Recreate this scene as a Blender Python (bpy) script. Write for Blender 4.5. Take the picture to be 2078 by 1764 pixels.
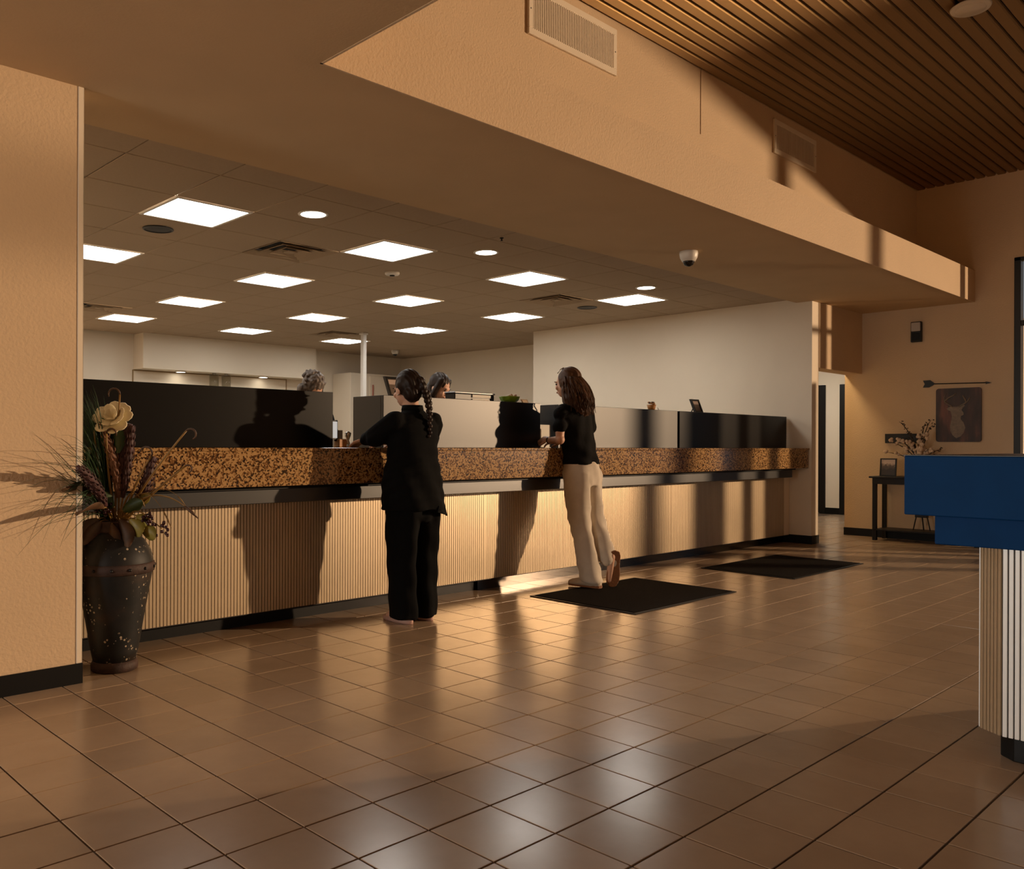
import bpy, bmesh, math, random
from mathutils import Vector, Matrix, Euler
R = random.Random(7)
PI = math.pi
for o in list(bpy.data.objects): bpy.data.objects.remove(o)
SC = bpy.context.scene
COL = SC.collection

# ------------------------------------------------------------------ camera
YAW, ROLL, FPX = 0.7359, 0.0038, 1750.6
cam = bpy.data.cameras.new('camera'); cam_o = bpy.data.objects.new('camera', cam); COL.objects.link(cam_o)
fw = Vector((math.sin(YAW), math.cos(YAW), 0)); rt0 = Vector((math.cos(YAW), -math.sin(YAW), 0)); up0 = Vector((0, 0, 1))
rt = rt0*math.cos(ROLL) + up0*math.sin(ROLL); up = up0*math.cos(ROLL) - rt0*math.sin(ROLL)
cam_o.matrix_world = Matrix(((rt.x, up.x, -fw.x, 0), (rt.y, up.y, -fw.y, 0), (rt.z, up.z, -fw.z, 1.105), (0, 0, 0, 1)))
cam.sensor_width = 36; cam.lens = 36*FPX/2078
cam.shift_x = (1039-857.25)/2078; cam.shift_y = -(882-903.36)/2078
cam.clip_start = 0.05; cam.clip_end = 200
SC.camera = cam_o

# ------------------------------------------------------------------ world, lights, exposure
SC.view_settings.view_transform = 'Standard'; SC.view_settings.look = 'None'
SC.view_settings.gamma = 1.0; SC.view_settings.use_curve_mapping = False
SC.view_settings.exposure = 0.0
W = bpy.data.worlds.new('world'); SC.world = W; W.use_nodes = True
W.node_tree.nodes['Background'].inputs[0].default_value = (0.74, 0.86, 1.0, 1)
W.node_tree.nodes['Background'].inputs[1].default_value = 0.40

# the low sun comes back off a bright surface outside the end window: a compact warm source beyond the glass
lamp = bpy.data.lights.new('window_sunlight', 'POINT'); lamp.energy = 48; lamp.shadow_soft_size = 0.10
lamp.color = (1.0, 0.67, 0.41)
lamp.use_nodes = True
_nt = lamp.node_tree
_em = [n for n in _nt.nodes if n.type == 'EMISSION'][0]
_lf = _nt.nodes.new('ShaderNodeLightFalloff'); _lf.inputs['Strength'].default_value = 0.95
_nt.links.new(_lf.outputs['Constant'], _em.inputs['Strength'])
lamp_o = bpy.data.objects.new('window_sunlight', lamp); COL.objects.link(lamp_o); lamp_o.location = (14.5, -3.6, 2.56)

# daylight entering by the glazed west doors behind the camera
day = bpy.data.lights.new('west_daylight', 'AREA'); day.shape = 'RECTANGLE'; day.size = 2.3; day.size_y = 1.25
day.energy = 82; day.color = (1.0, 0.96, 0.88); day.spread = math.radians(115)
day_o = bpy.data.objects.new('west_daylight', day); COL.objects.link(day_o); day_o.location = (-4.0, 3.2, 1.28); day_o.rotation_euler = Vector((7.5, -2.4, -0.9)).to_track_quat('-Z', 'Y').to_euler()
LED = 14.0          # radiance of the office ceiling panels
DOWN = 14.0         # radiance of the round downlights

# ------------------------------------------------------------------ materials
MATS = {}
def mat(name, col, rough=0.6, metal=0.0, spec=0.5, noise=0.0, nscale=6.0, bump=0.0, bscale=120.0, coat=0.0, emit=None, aniso=None):
    m = bpy.data.materials.new(name); m.use_nodes = True; nt = m.node_tree
    b = nt.nodes['Principled BSDF']
    b.inputs['Base Color'].default_value = (*col, 1); b.inputs['Roughness'].default_value = rough
    b.inputs['Metallic'].default_value = metal; b.inputs['Specular IOR Level'].default_value = spec
    if coat: b.inputs['Coat Weight'].default_value = coat; b.inputs['Coat Roughness'].default_value = 0.08
    tc = nt.nodes.new('ShaderNodeTexCoord')
    if noise:
        n = nt.nodes.new('ShaderNodeTexNoise'); n.inputs['Scale'].default_value = nscale; n.inputs['Detail'].default_value = 5
        nt.links.new(tc.outputs['Object'], n.inputs['Vector'])
        r = nt.nodes.new('ShaderNodeMapRange'); r.inputs['To Min'].default_value = 1-noise; r.inputs['To Max'].default_value = 1+noise
        r.inputs['From Min'].default_value = 0.3; r.inputs['From Max'].default_value = 0.7
        nt.links.new(n.outputs['Fac'], r.inputs['Value'])
        mx = nt.nodes.new('ShaderNodeVectorMath'); mx.operation = 'SCALE'; mx.inputs[0].default_value = col
        nt.links.new(r.outputs['Result'], mx.inputs['Scale']); nt.links.new(mx.outputs['Vector'], b.inputs['Base Color'])
    if bump:
        n2 = nt.nodes.new('ShaderNodeTexNoise'); n2.inputs['Scale'].default_value = bscale; n2.inputs['Detail'].default_value = 4
        nt.links.new(tc.outputs['Object'], n2.inputs['Vector'])
        bp = nt.nodes.new('ShaderNodeBump'); bp.inputs['Strength'].default_value = bump; bp.inputs['Distance'].default_value = 0.01
        nt.links.new(n2.outputs['Fac'], bp.inputs['Height']); nt.links.new(bp.outputs['Normal'], b.inputs['Normal'])
    if emit:
        b.inputs['Emission Color'].default_value = (*emit[0], 1); b.inputs['Emission Strength'].default_value = emit[1]
    MATS[name] = m
    return m
def ramp(nt, src, stops):
    r = nt.nodes.new('ShaderNodeValToRGB'); e = r.color_ramp.elements
    while len(e) < len(stops): e.new(0.5)
    for i, (p, c) in enumerate(stops): e[i].position = p; e[i].color = (*c, 1)
    nt.links.new(src, r.inputs['Fac']); return r

M_wall = mat('wall_paint', (0.60, 0.445, 0.285), 0.75, noise=0.03, nscale=2, bump=0.35, bscale=70)
M_wall_smooth = mat('office_paint', (0.74, 0.65, 0.52), 0.8, noise=0.02, nscale=2)
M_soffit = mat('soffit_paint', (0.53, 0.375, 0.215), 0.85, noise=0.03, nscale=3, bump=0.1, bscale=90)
M_black = mat('black_rubber', (0.003, 0.003, 0.003), 0.5, spec=0.25)
M_blackgloss = mat('black_laminate', (0.002, 0.002, 0.002), 0.40, spec=0.5)
M_lamA = mat('black_laminate_dim_copy', (0.001, 0.001, 0.001), 0.29, spec=0.28)  # same screen laminate, sheen lowered so the end screens look unlit
M_lamC = mat('black_laminate_lit_copy', (0.002, 0.002, 0.002), 0.48, spec=0.8)  # same screen laminate, sheen raised so this screen looks sunlit
M_polish = mat('polished_kick', (0.075, 0.066, 0.058), 0.16, metal=1.0)
M_lamU = mat('black_laminate_satin', (0.002, 0.002, 0.002), 0.36, spec=1.0)
M_slat = mat('champagne_slat', (0.57, 0.45, 0.30), 0.40, metal=0.55, noise=0.05, nscale=3)
M_slat_white = mat('white_slat', (0.88, 0.92, 0.92), 0.4, metal=0.1)
M_slatback = mat('slat_backing', (0.02, 0.014, 0.01), 0.6)
M_blue = mat('blue_laminate', (0.001, 0.040, 0.150), 0.55, spec=0.08, noise=0.06, nscale=10)
M_grout = mat('grout', (0.085, 0.055, 0.033), 0.8)
M_ctile = mat('ceiling_tile', (0.41, 0.315, 0.22), 0.95, noise=0.03, nscale=60, bump=0.15, bscale=200)
M_cgrid = mat('ceiling_grid', (0.50, 0.40, 0.30), 0.7)
M_board = mat('bronze_board', (0.40, 0.255, 0.115), 0.58, metal=1.0)
_b = M_board.node_tree.nodes['Principled BSDF']; _b.inputs['Anisotropic'].default_value = 0.9; _b.inputs['Anisotropic Rotation'].default_value = 0.25
_t = M_board.node_tree.nodes.new('ShaderNodeTangent'); _t.direction_type = 'UV_MAP'; _t.uv_map = 'grain'
M_board.node_tree.links.new(_t.outputs[0], _b.inputs['Tangent'])
M_void = mat('dark_void', (0.006, 0.005, 0.004), 0.9)
M_white = mat('white_plastic', (0.72, 0.69, 0.64), 0.4)
M_chrome = mat('steel', (0.55, 0.53, 0.5), 0.25, metal=1.0)
M_frame = mat('dark_frame', (0.005, 0.005, 0.005), 0.4, spec=0.35)
M_wood_dark = mat('espresso_wood', (0.006, 0.004, 0.003), 0.45, spec=0.3)
M_mat = mat('mat_carpet', (0.010, 0.007, 0.005), 0.95, spec=0.1, noise=0.3, nscale=300, bump=0.6, bscale=700)
M_skin = mat('skin', (0.62, 0.36, 0.25), 0.5)
M_blackcloth = mat('black_cloth', (0.0025, 0.0025, 0.0025), 0.9, spec=0.12, bump=0.15, bscale=40)
M_blackcloth2 = mat('charcoal_tee', (0.0045, 0.004, 0.0038), 0.9, spec=0.15, bump=0.15, bscale=40)
M_denim = mat('ecru_denim', (0.60, 0.53, 0.44), 0.85, noise=0.06, nscale=14, bump=0.3, bscale=12)
M_hair_brown = mat('brown_hair', (0.070, 0.030, 0.013), 0.5, spec=0.25, noise=0.3, nscale=30)
M_hair_dark = mat('dark_hair', (0.016, 0.008, 0.005), 0.48, spec=0.22, noise=0.3, nscale=30)
M_hair_grey = mat('greying_hair', (0.085, 0.062, 0.048), 0.5, noise=0.4, nscale=40)
M_shoe = mat('canvas_shoe', (0.55, 0.46, 0.36), 0.8)
M_gum = mat('gum_sole', (0.26, 0.10, 0.035), 0.6, bump=0.5, bscale=180)
M_pink = mat('pale_sandal', (0.50, 0.30, 0.24), 0.6)
M_paper = mat('paper', (0.75, 0.73, 0.68), 0.8)
M_green = mat('green_glaze', (0.22, 0.36, 0.02), 0.25)
M_orange = mat('amber_wood', (0.42, 0.18, 0.04), 0.5, noise=0.2, nscale=20)
M_leaf = mat('green_leaf', (0.030, 0.060, 0.014), 0.5, noise=0.4, nscale=14)
M_leaf_y = mat('olive_leaf', (0.20, 0.16, 0.025), 0.5, noise=0.4, nscale=14)
M_leaf_br = mat('russet_leaf', (0.075, 0.035, 0.014), 0.55, noise=0.5, nscale=14)
M_grass = mat('grass_blade', (0.020, 0.058, 0.016), 0.5)
M_stem = mat('ochre_stem', (0.24, 0.135, 0.030), 0.5)
M_plume = mat('purple_plume', (0.060, 0.022, 0.022), 0.6, noise=0.4, nscale=30)
M_plume_b = mat('brown_plume', (0.20, 0.095, 0.055), 0.6, noise=0.4, nscale=60)
M_petal = mat('cream_petal', (0.74, 0.66, 0.44), 0.6)
M_berry = mat('dark_berry', (0.030, 0.006, 0.008), 0.2)
M_cotton = mat('cotton', (0.62, 0.46, 0.32), 0.9)
M_twig = mat('dark_twig', (0.030, 0.018, 0.010), 0.7)
M_rust = mat('rusty_band', (0.035, 0.014, 0.008), 0.7, noise=0.4, nscale=16, bump=0.3, bscale=60)
M_lens_grey = mat('strobe_lens', (0.45, 0.40, 0.35), 0.2)
M_screen = mat('pale_screen', (0.1, 0.1, 0.1), 0.3, emit=((0.75, 0.80, 0.82), 0.45))
M_led = mat('led_diffuser', (0.8, 0.8, 0.8), 0.5, emit=((1.0, 0.96, 0.89), LED))
M_down = mat('downlight_lens', (0.8, 0.8, 0.8), 0.5, emit=((1.0, 0.90, 0.74), DOWN))
M_hallled = mat('hall_diffuser', (0.8, 0.8, 0.8), 0.5, emit=((1.0, 0.70, 0.36), 90.0))
M_hallled2 = mat('hall_panel_diffuser', (0.8, 0.8, 0.8), 0.5, emit=((1.0, 0.93, 0.82), 34.0))
M_gravel = mat('outside_paving', (0.35, 0.28, 0.2), 0.9, noise=0.2, nscale=3)
M_brick = mat('outside_render', (0.42, 0.28, 0.16), 0.9, noise=0.25, nscale=8)

def glass(name, tint=(1, 1, 1), gl=0.12, rough=0.0):
    m = bpy.data.materials.new(name); m.use_nodes = True; nt = m.node_tree
    nt.nodes.remove(nt.nodes['Principled BSDF'])
    t = nt.nodes.new('ShaderNodeBsdfTransparent'); t.inputs[0].default_value = (*tint, 1)
    g = nt.nodes.new('ShaderNodeBsdfGlossy'); g.inputs['Roughness'].default_value = rough
    lw = nt.nodes.new('ShaderNodeLayerWeight'); lw.inputs['Blend'].default_value = 0.5
    pw = nt.nodes.new('ShaderNodeMath'); pw.operation = 'POWER'; pw.inputs[1].default_value = 4.0
    nt.links.new(lw.outputs['Facing'], pw.inputs[0])
    f = nt.nodes.new('ShaderNodeMath'); f.operation = 'MULTIPLY_ADD'; f.inputs[1].default_value = 0.6; f.inputs[2].default_value = 0.03
    nt.links.new(pw.outputs[0], f.inputs[0])
    mx = nt.nodes.new('ShaderNodeMixShader')
    nt.links.new(f.outputs[0], mx.inputs[0]); nt.links.new(t.outputs[0], mx.inputs[1]); nt.links.new(g.outputs[0], mx.inputs[2])
    nt.links.new(mx.outputs[0], nt.nodes['Material Output'].inputs[0]); return m
M_glass = glass('window_glass', (0.93, 0.94, 0.94))
M_clear = glass('clear_glass', (0.85, 0.84, 0.80))

def granite():
    m = mat('brown_granite', (0.2, 0.1, 0.04), 0.13, spec=0.55); nt = m.node_tree; b = nt.nodes['Principled BSDF']
    tc = nt.nodes.new('ShaderNodeTexCoord')
    n = nt.nodes.new('ShaderNodeTexNoise'); n.inputs['Scale'].default_value = 30; n.inputs['Detail'].default_value = 3
    nt.links.new(tc.outputs['Object'], n.inputs['Vector'])
    wv = nt.nodes.new('ShaderNodeVectorMath'); wv.operation = 'MULTIPLY_ADD'; wv.inputs[1].default_value = (0.012, 0.012, 0.012)
    nt.links.new(n.outputs['Color'], wv.inputs[0]); nt.links.new(tc.outputs['Object'], wv.inputs[2])
    v = nt.nodes.new('ShaderNodeTexVoronoi'); v.inputs['Scale'].default_value = 105
    nt.links.new(wv.outputs[0], v.inputs['Vector'])
    sp = nt.nodes.new('ShaderNodeSeparateColor'); nt.links.new(v.outputs['Color'], sp.inputs[0])
    n2 = nt.nodes.new('ShaderNodeTexNoise'); n2.inputs['Scale'].default_value = 120; n2.inputs['Detail'].default_value = 3
    nt.links.new(tc.outputs['Object'], n2.inputs['Vector'])
    ad = nt.nodes.new('ShaderNodeMath'); ad.operation = 'MULTIPLY_ADD'; ad.inputs[1].default_value = 0.9
    nt.links.new(n2.outputs['Fac'], ad.inputs[0]); nt.links.new(sp.outputs[0], ad.inputs[2])
    r = ramp(nt, ad.outputs[0], [(0.45, (0.012, 0.008, 0.005)), (0.68, (0.10, 0.045, 0.014)), (0.95, (0.27, 0.135, 0.045)), (1.0, (0.44, 0.27, 0.115))])
    nt.links.new(r.outputs[0], b.inputs['Base Color']); return m
M_granite = granite()

def tile_mat():
    m = mat('floor_tile', (0.3, 0.2, 0.12), 0.2, spec=0.5); nt = m.node_tree; b = nt.nodes['Principled BSDF']
    g = nt.nodes.new('ShaderNodeNewGeometry'); oi = nt.nodes.new('ShaderNodeObjectInfo')
    n = nt.nodes.new('ShaderNodeTexNoise'); n.inputs['Scale'].default_value = 3.2; n.inputs['Detail'].default_value = 7; n.inputs['Roughness'].default_value = 0.65
    nt.links.new(g.outputs['Position'], n.inputs['Vector'])
    r = ramp(nt, n.outputs['Fac'], [(0.3, (0.34, 0.240, 0.158)), (0.7, (0.40, 0.290, 0.195))])
    mr = nt.nodes.new('ShaderNodeMapRange'); mr.inputs['To Min'].default_value = 0.92; mr.inputs['To Max'].default_value = 1.08
    nt.links.new(oi.outputs['Random'], mr.inputs['Value'])
    sc = nt.nodes.new('ShaderNodeVectorMath'); sc.operation = 'SCALE'
    nt.links.new(r.outputs[0], sc.inputs[0]); nt.links.new(mr.outputs[0], sc.inputs['Scale']); nt.links.new(sc.outputs[0], b.inputs['Base Color'])
    rr = nt.nodes.new('ShaderNodeMapRange'); rr.inputs['To Min'].default_value = 0.17; rr.inputs['To Max'].default_value = 0.27
    n2 = nt.nodes.new('ShaderNodeTexNoise'); n2.inputs['Scale'].default_value = 1.7; n2.inputs['Detail'].default_value = 8; n2.inputs['Roughness'].default_value = 0.7
    nt.links.new(g.outputs['Position'], n2.inputs['Vector']); nt.links.new(n2.outputs['Fac'], rr.inputs['Value']); nt.links.new(rr.outputs[0], b.inputs['Roughness'])
    return m
M_tile = tile_mat()

def vase_mat():
    m = mat('speckled_glaze', (0.02, 0.02, 0.02), 0.55, spec=0.3); nt = m.node_tree; b = nt.nodes['Principled BSDF']
    tc = nt.nodes.new('ShaderNodeTexCoord')
    v = nt.nodes.new('ShaderNodeTexVoronoi'); v.inputs['Scale'].default_value = 48; v.inputs['Randomness'].default_value = 1.0
    nt.links.new(tc.outputs['Object'], v.inputs['Vector'])
    n = nt.nodes.new('ShaderNodeTexNoise'); n.inputs['Scale'].default_value = 7; n.inputs['Detail'].default_value = 6
    nt.links.new(tc.outputs['Object'], n.inputs['Vector'])
    n3 = nt.nodes.new('ShaderNodeTexNoise'); n3.inputs['Scale'].default_value = 11; n3.inputs['Detail'].default_value = 9; n3.inputs['Roughness'].default_value = 0.8
    nt.links.new(tc.outputs['Object'], n3.inputs['Vector'])
    base = ramp(nt, n.outputs['Fac'], [(0.35, (0.006, 0.007, 0.007)), (0.55, (0.014, 0.013, 0.012)), (0.72, (0.035, 0.020, 0.011))])
    a = nt.nodes.new('ShaderNodeMath'); a.operation = 'LESS_THAN'; a.inputs[1].default_value = 0.27; nt.links.new(v.outputs['Distance'], a.inputs[0])
    c = nt.nodes.new('ShaderNodeMath'); c.operation = 'GREATER_THAN'; c.inputs[1].default_value = 0.555; nt.links.new(n3.outputs['Fac'], c.inputs[0])
    mul = nt.nodes.new('ShaderNodeMath'); mul.operation = 'MULTIPLY'; nt.links.new(a.outputs[0], mul.inputs[0]); nt.links.new(c.outputs[0], mul.inputs[1])
    mx = nt.nodes.new('ShaderNodeMix'); mx.data_type = 'RGBA'
    nt.links.new(mul.outputs[0], mx.inputs[0]); nt.links.new(base.outputs[0], mx.inputs[6]); mx.inputs[7].default_value = (0.42, 0.34, 0.24, 1)
    nt.links.new(mx.outputs[2], b.inputs['Base Color']); return m
M_vase = vase_mat()

# ------------------------------------------------------------------ mesh helpers
class MB:
    def __init__(s): s.v = []; s.f = []
    def add(s, vs, fs):
        n = len(s.v); s.v += [tuple(v) for v in vs]; s.f += [tuple(i+n for i in f) for f in fs]; return s
    def box(s, x0, x1, y0, y1, z0, z1):
        return s.add([(x0,y0,z0),(x1,y0,z0),(x1,y1,z0),(x0,y1,z0),(x0,y0,z1),(x1,y0,z1),(x1,y1,z1),(x0,y1,z1)],
                     [(0,3,2,1),(4,5,6,7),(0,1,5,4),(1,2,6,5),(2,3,7,6),(3,0,4,7)])
    def prism(s, poly, z0, z1):
        n = len(poly)
        return s.add([(x,y,z0) for x,y in poly]+[(x,y,z1) for x,y in poly],
                     [tuple(range(n-1,-1,-1)), tuple(range(n,2*n))]+[(i,(i+1)%n,n+(i+1)%n,n+i) for i in range(n)])
    def hull_tf(s, mbx, mtx):
        return s.add([mtx @ Vector(v) for v in mbx.v], mbx.f)
    def rings(s, rings, caps=True):
        n = len(rings[0]); vs = [p for r in rings for p in r]; fs = []
        for k in range(len(rings)-1):
            for i in range(n):
                a, b = k*n+i, k*n+(i+1) % n
                fs.append((a, b, b+n, a+n))
        if caps: fs.append(tuple(range(n-1,-1,-1))); fs.append(tuple(range((len(rings)-1)*n, len(rings)*n)))
        return s.add(vs, fs)
    def tube(s, pts, rad, n=8, flat=1.0):
        pts = [Vector(p) for p in pts]; rr = rad if isinstance(rad, (list, tuple)) else [rad]*len(pts)
        rings = []; ref = Vector((0.31, 0.17, 0.93))
        for i, p in enumerate(pts):
            t = (pts[min(i+1, len(pts)-1)]-pts[max(i-1, 0)]).normalized()
            u = t.cross(ref)
            if u.length < 1e-3: u = t.cross(Vector((1, 0, 0)))
            u.normalize(); w = t.cross(u)
            rings.append([p+(u*math.cos(2*PI*k/n)+w*math.sin(2*PI*k/n)*flat)*rr[i] for k in range(n)])
        return s.rings(rings)
    def lathe(s, prof, n=32, c=(0, 0, 0)):
        return s.rings([[(c[0]+r*math.cos(2*PI*k/n), c[1]+r*math.sin(2*PI*k/n), c[2]+z) for k in range(n)] for r, z in prof])
    def ell(s, c, r, n=14, m=9, rot=None):
        rings = []
        for j in range(m+1):
            a = -PI/2+PI*(j+0.0)/m; a = max(-PI/2+0.02, min(PI/2-0.02, a))
            ring = []
            for k in range(n):
                p = Vector((r[0]*math.cos(a)*math.cos(2*PI*k/n), r[1]*math.cos(a)*math.sin(2*PI*k/n), r[2]*math.sin(a)))
                if rot is not None: p = rot @ p
                ring.append(Vector(c)+p)
            rings.append(ring)
        return s.rings(rings)
    def loft(s, secs, n=20):
        # secs: (cx, cy, z, rx, ry)
        return s.rings([[(cx+rx*math.cos(2*PI*k/n), cy+ry*math.sin(2*PI*k/n), z) for k in range(n)] for cx, cy, z, rx, ry in secs])
    def caps_chain(s, pts, rad, n=12):
        # rounded limb through points
        pts = [Vector(p) for p in pts]
        s.tube(pts, rad, n)
        for p, r in zip(pts, rad): s.ell(p, (r, r, r), n, 8)
        return s

def mesh_of(mb, name, m, smooth=False, bevel=0, off=(0, 0, 0), segs=1):
    me = bpy.data.meshes.new(name)
    me.from_pydata([(x-off[0], y-off[1], z-off[2]) for x, y, z in mb.v], [], mb.f)
    bm = bmesh.new(); bm.from_mesh(me)
    bmesh.ops.recalc_face_normals(bm, faces=bm.faces)
    if bevel:
        ed = [e for e in bm.edges if len(e.link_faces) == 2 and e.calc_face_angle(0) > 0.6]
        bmesh.ops.bevel(bm, geom=ed, offset=bevel, segments=segs, affect='EDGES', profile=0.5)
    bm.to_mesh(me); bm.free()
    if smooth:
        for p in me.polygons: p.use_smooth = True
    if m: me.materials.append(m)
    return me
WL = {}
def tag(o, label=None, cat=None, group=None, kind=None):
    if label: o['label'] = label
    if cat: o['category'] = cat
    if group: o['group'] = group
    if kind: o['kind'] = kind
    return o
def thing(name, label, cat, loc, group=None, rz=0):
    o = bpy.data.objects.new(name, None); COL.objects.link(o); o.location = loc; o.rotation_euler = (0, 0, rz)
    o.empty_display_size = 0.1
    WL[o] = tuple(loc); return tag(o, label, cat, group)
def part(parent, name, mb, m, smooth=False, bevel=0, local=False, label=None, kind=None, segs=1):
    off = (0, 0, 0) if local else WL[parent]
    o = bpy.data.objects.new(name, mesh_of(mb, name, m, smooth, bevel, off, segs)); COL.objects.link(o); o.parent = parent
    WL[o] = WL[parent]
    return tag(o, label, None, None, kind)
def solo(name, mb, m, label, cat, loc, group=None, smooth=False, bevel=0, kind=None, segs=1):
    o = bpy.data.objects.new(name, mesh_of(mb, name, m, smooth, bevel, loc, segs)); COL.objects.link(o); o.location = loc
    WL[o] = tuple(loc); return tag(o, label, cat, group, kind)
def struct(name, mb, m, smooth=False, bevel=0):
    o = bpy.data.objects.new(name, mesh_of(mb, name, m, smooth, bevel)); COL.objects.link(o); o['kind'] = 'structure'; WL[o] = (0, 0, 0); return o
def dup(o, loc, label=None):
    c = o.copy(); COL.objects.link(c); c.location = loc
    if label: c['label'] = label
    for ch in list(o.children):
        d = ch.copy(); COL.objects.link(d); d.parent = c
        for g in list(ch.children):
            e = g.copy(); COL.objects.link(e); e.parent = d
    return c
def B(*a): return MB().box(*a)
def sweep(p0, p1, p2, n=12, p3=None):
    out = []
    for i in range(n+1):
        t = i/n; a, b, c = Vector(p0), Vector(p1), Vector(p2)
        if p3 is None: out.append(a*(1-t)**2+b*2*t*(1-t)+c*t*t)
        else: out.append(a*(1-t)**3+b*3*t*(1-t)**2+c*3*t*t*(1-t)+Vector(p3)*t**3)
    return out

# ------------------------------------------------------------------ constants of the place
ZC, ZS, ZH = 2.791, 2.75, 4.14
XF = 11.2                    # far end wall
YP = 4.01                    # left pier face

# ------------------------------------------------------------------ floor
S = 0.2552; FX, FY = 0.9128, 3.0952
floor = struct('floor', B(-4.2, 15.2, -4.8, 13.2, -0.12, -0.004), M_grout)
def tile_mesh():
    h = S/2-0.0032; mb = MB().box(-h, h, -h, h, -0.012, 0.0)
    return mesh_of(mb, 'tile', M_tile, bevel=0.0010)
TM = tile_mesh()
C2 = math.cos(YAW); S2 = math.sin(YAW)
cells = []
for i in range(-22, 58):
    for j in range(-12, 32):
        cx, cy = FX+S*(i+0.5), FY-S*(j+0.5)
        if cx > 14.4 or cy > 5.9 or cx < -4.1 or cy < -4.7: continue
        d = cx*S2+cy*C2; x = cx*C2-cy*S2
        vis = d > 0.3 and -0.62*d-0.3 < x < 0.82*d+0.4
        cells.append((d if vis and d > 2.05 else 99+abs(d), cx, cy))
cells.sort()
for k, (d, cx, cy) in enumerate(cells[:300]):
    o = bpy.data.objects.new('tile', TM); COL.objects.link(o); o.parent = floor; o.location = (cx, cy, R.uniform(-0.0004, 0.0004))
    o.rotation_euler = (R.gauss(0, 0.0008), R.gauss(0, 0.0008), 0)
mb = MB(); h = S/2-0.0032
for d, cx, cy in cells[300:]:
    b = 0.0008; z = R.uniform(-0.0003, 0.0003)
    mb.add([(cx-h,cy-h,z-.004),(cx+h,cy-h,z-.004),(cx+h,cy+h,z-.004),(cx-h,cy+h,z-.004),(cx-h+b,cy-h+b,z),(cx+h-b,cy-h+b,z),(cx+h-b,cy+h-b,z),(cx-h+b,cy+h-b,z)],
           [(4,5,6,7),(0,1,5,4),(1,2,6,5),(2,3,7,6),(3,0,4,7)])
part(floor, 'tile', mb, M_tile, kind='stuff')
struct('floor_office', B(1.0, 11.2, 5.0, 13.0, -0.004, 0.004), mat('office_carpet', (0.24, 0.19, 0.14), 0.95, noise=0.2, nscale=90))

# ------------------------------------------------------------------ walls
struct('wall_left', B(-4.0, 1.508, YP, 4.16, 0, ZS), M_wall)
struct('baseboard_left', B(-4.0, 1.514, YP-0.008, YP+0.1, 0, 0.093), M_black)
struct('trim_1', MB().box(1.486, 1.513, YP-0.004, YP+0.02, 0.093, ZS).box(1.508, 1.513, YP-0.004, 4.16, 0.093, ZS), M_wall_smooth, bevel=0.002)
mb = MB()   # far end wall with the big window opening and the doorway side
mb.box(XF, XF+0.14, 2.667, 4.47, 0, ZH+0.1)
mb.box(XF, XF+0.14, -4.6, 2.667, 3.19, ZH+0.1)
struct('wall_right', mb, M_wall)
struct('baseboard_right', B(XF-0.008, XF+0.03, 2.667, 4.475, 0, 0.095), M_black)
struct('wall_header', B(9.972, XF+0.14, 4.265, 4.47, 2.005, ZS+0.05), M_wall)
mb = MB().box(9.80, 9.972, 4.272, 8.38, 0, ZC+0.02)
struct('wall_partition', mb, M_wall_smooth)
struct('baseboard_partition', B(9.792, 9.98, 4.262, 4.66, 0, 0.095), M_black)
struct('wall_side', B(11.05, 11.19, 8.2, 13.0, 0, ZC+0.02), M_wall_smooth)
struct('wall_return', B(9.972, 11.19, 8.2, 8.4, 0, ZC+0.02), M_wall_smooth)
struct('wall_back', B(1.0, 11.1, 12.85, 13.0, 0, ZC+0.02), M_wall_smooth)
struct('wall_office_left', B(1.0, 1.12, 4.16, 13.0, 0, ZC+0.02), M_wall_smooth)
struct('wall_bulkhead', B(5.62, 8.79, 12.5, 12.86, 2.255, ZC+0.01), M_wall_smooth)
# hall behind the doorway
struct('wall_hall', B(14.5, 14.64, 3.2, 8.4, 0, 2.75), M_wall_smooth)
struct('wall_hall_back', B(11.05, 14.64, 8.2, 8.34, 0, 2.75), M_wall_smooth)
struct('wall_hall_front', B(XF+0.14, 14.64, 3.06, 3.2, 0, 2.75), M_wall_smooth)
struct('ceiling_hall', B(9.97, 14.64, 4.47, 8.34, 2.70, 2.78), M_soffit)
struct('baseboard_hall', B(14.485, 14.5, 5.86, 6.09, 0, 0.10), M_black)
# upper lobby walls
struct('wall_upper', B(-4.0, XF+0.1, 3.656, 3.80, ZS+0.2, ZH+0.1), M_wall)
struct('wall_front', MB().box(-4.2, XF+0.14, -4.75, -4.6, 2.6, ZH+0.1).box(-4.2, 0.5, -4.75, -4.6, 0, 2.6).box(3.2, XF+0.14, -4.75, -4.6, 0, 2.6), M_wall)
struct('wall_west', MB().box(-4.2, -4.05, -4.7, 2.5, 0, ZH+0.1).box(-4.2, -4.05, 3.9, 4.1, 0, ZH+0.1).box(-4.2, -4.05, 2.5, 3.9, 2.5, ZH+0.1), M_wall)
# soffit with its fascia ledge
soff = MB().box(2.165, XF-0.0, 3.06, 3.656, ZS, 3.10)          # ledge
soff.box(2.165, XF+0.0, 3.655, 4.455, ZS, ZS+0.25)
soff.box(-4.0, 2.165, -4.6, 4.455, ZS, 3.10)                   # lower ceiling over the left side
struct('ceiling_soffit', soff, M_soffit)
struct('trim_2', B(2.165, XF, 3.048, 3.0595, ZS-0.002, 3.105), M_wall)     # painted fascia board
struct('trim_3', MB().box(2.165, 2.177, -4.6, 3.058, ZS-0.002, ZH), M_wall)
struct('trim_4', B(6.318, 6.324, 3.652, 3.657, 3.62, ZH), mat('joint_line', (0.35, 0.24, 0.14), 0.8))

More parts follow.
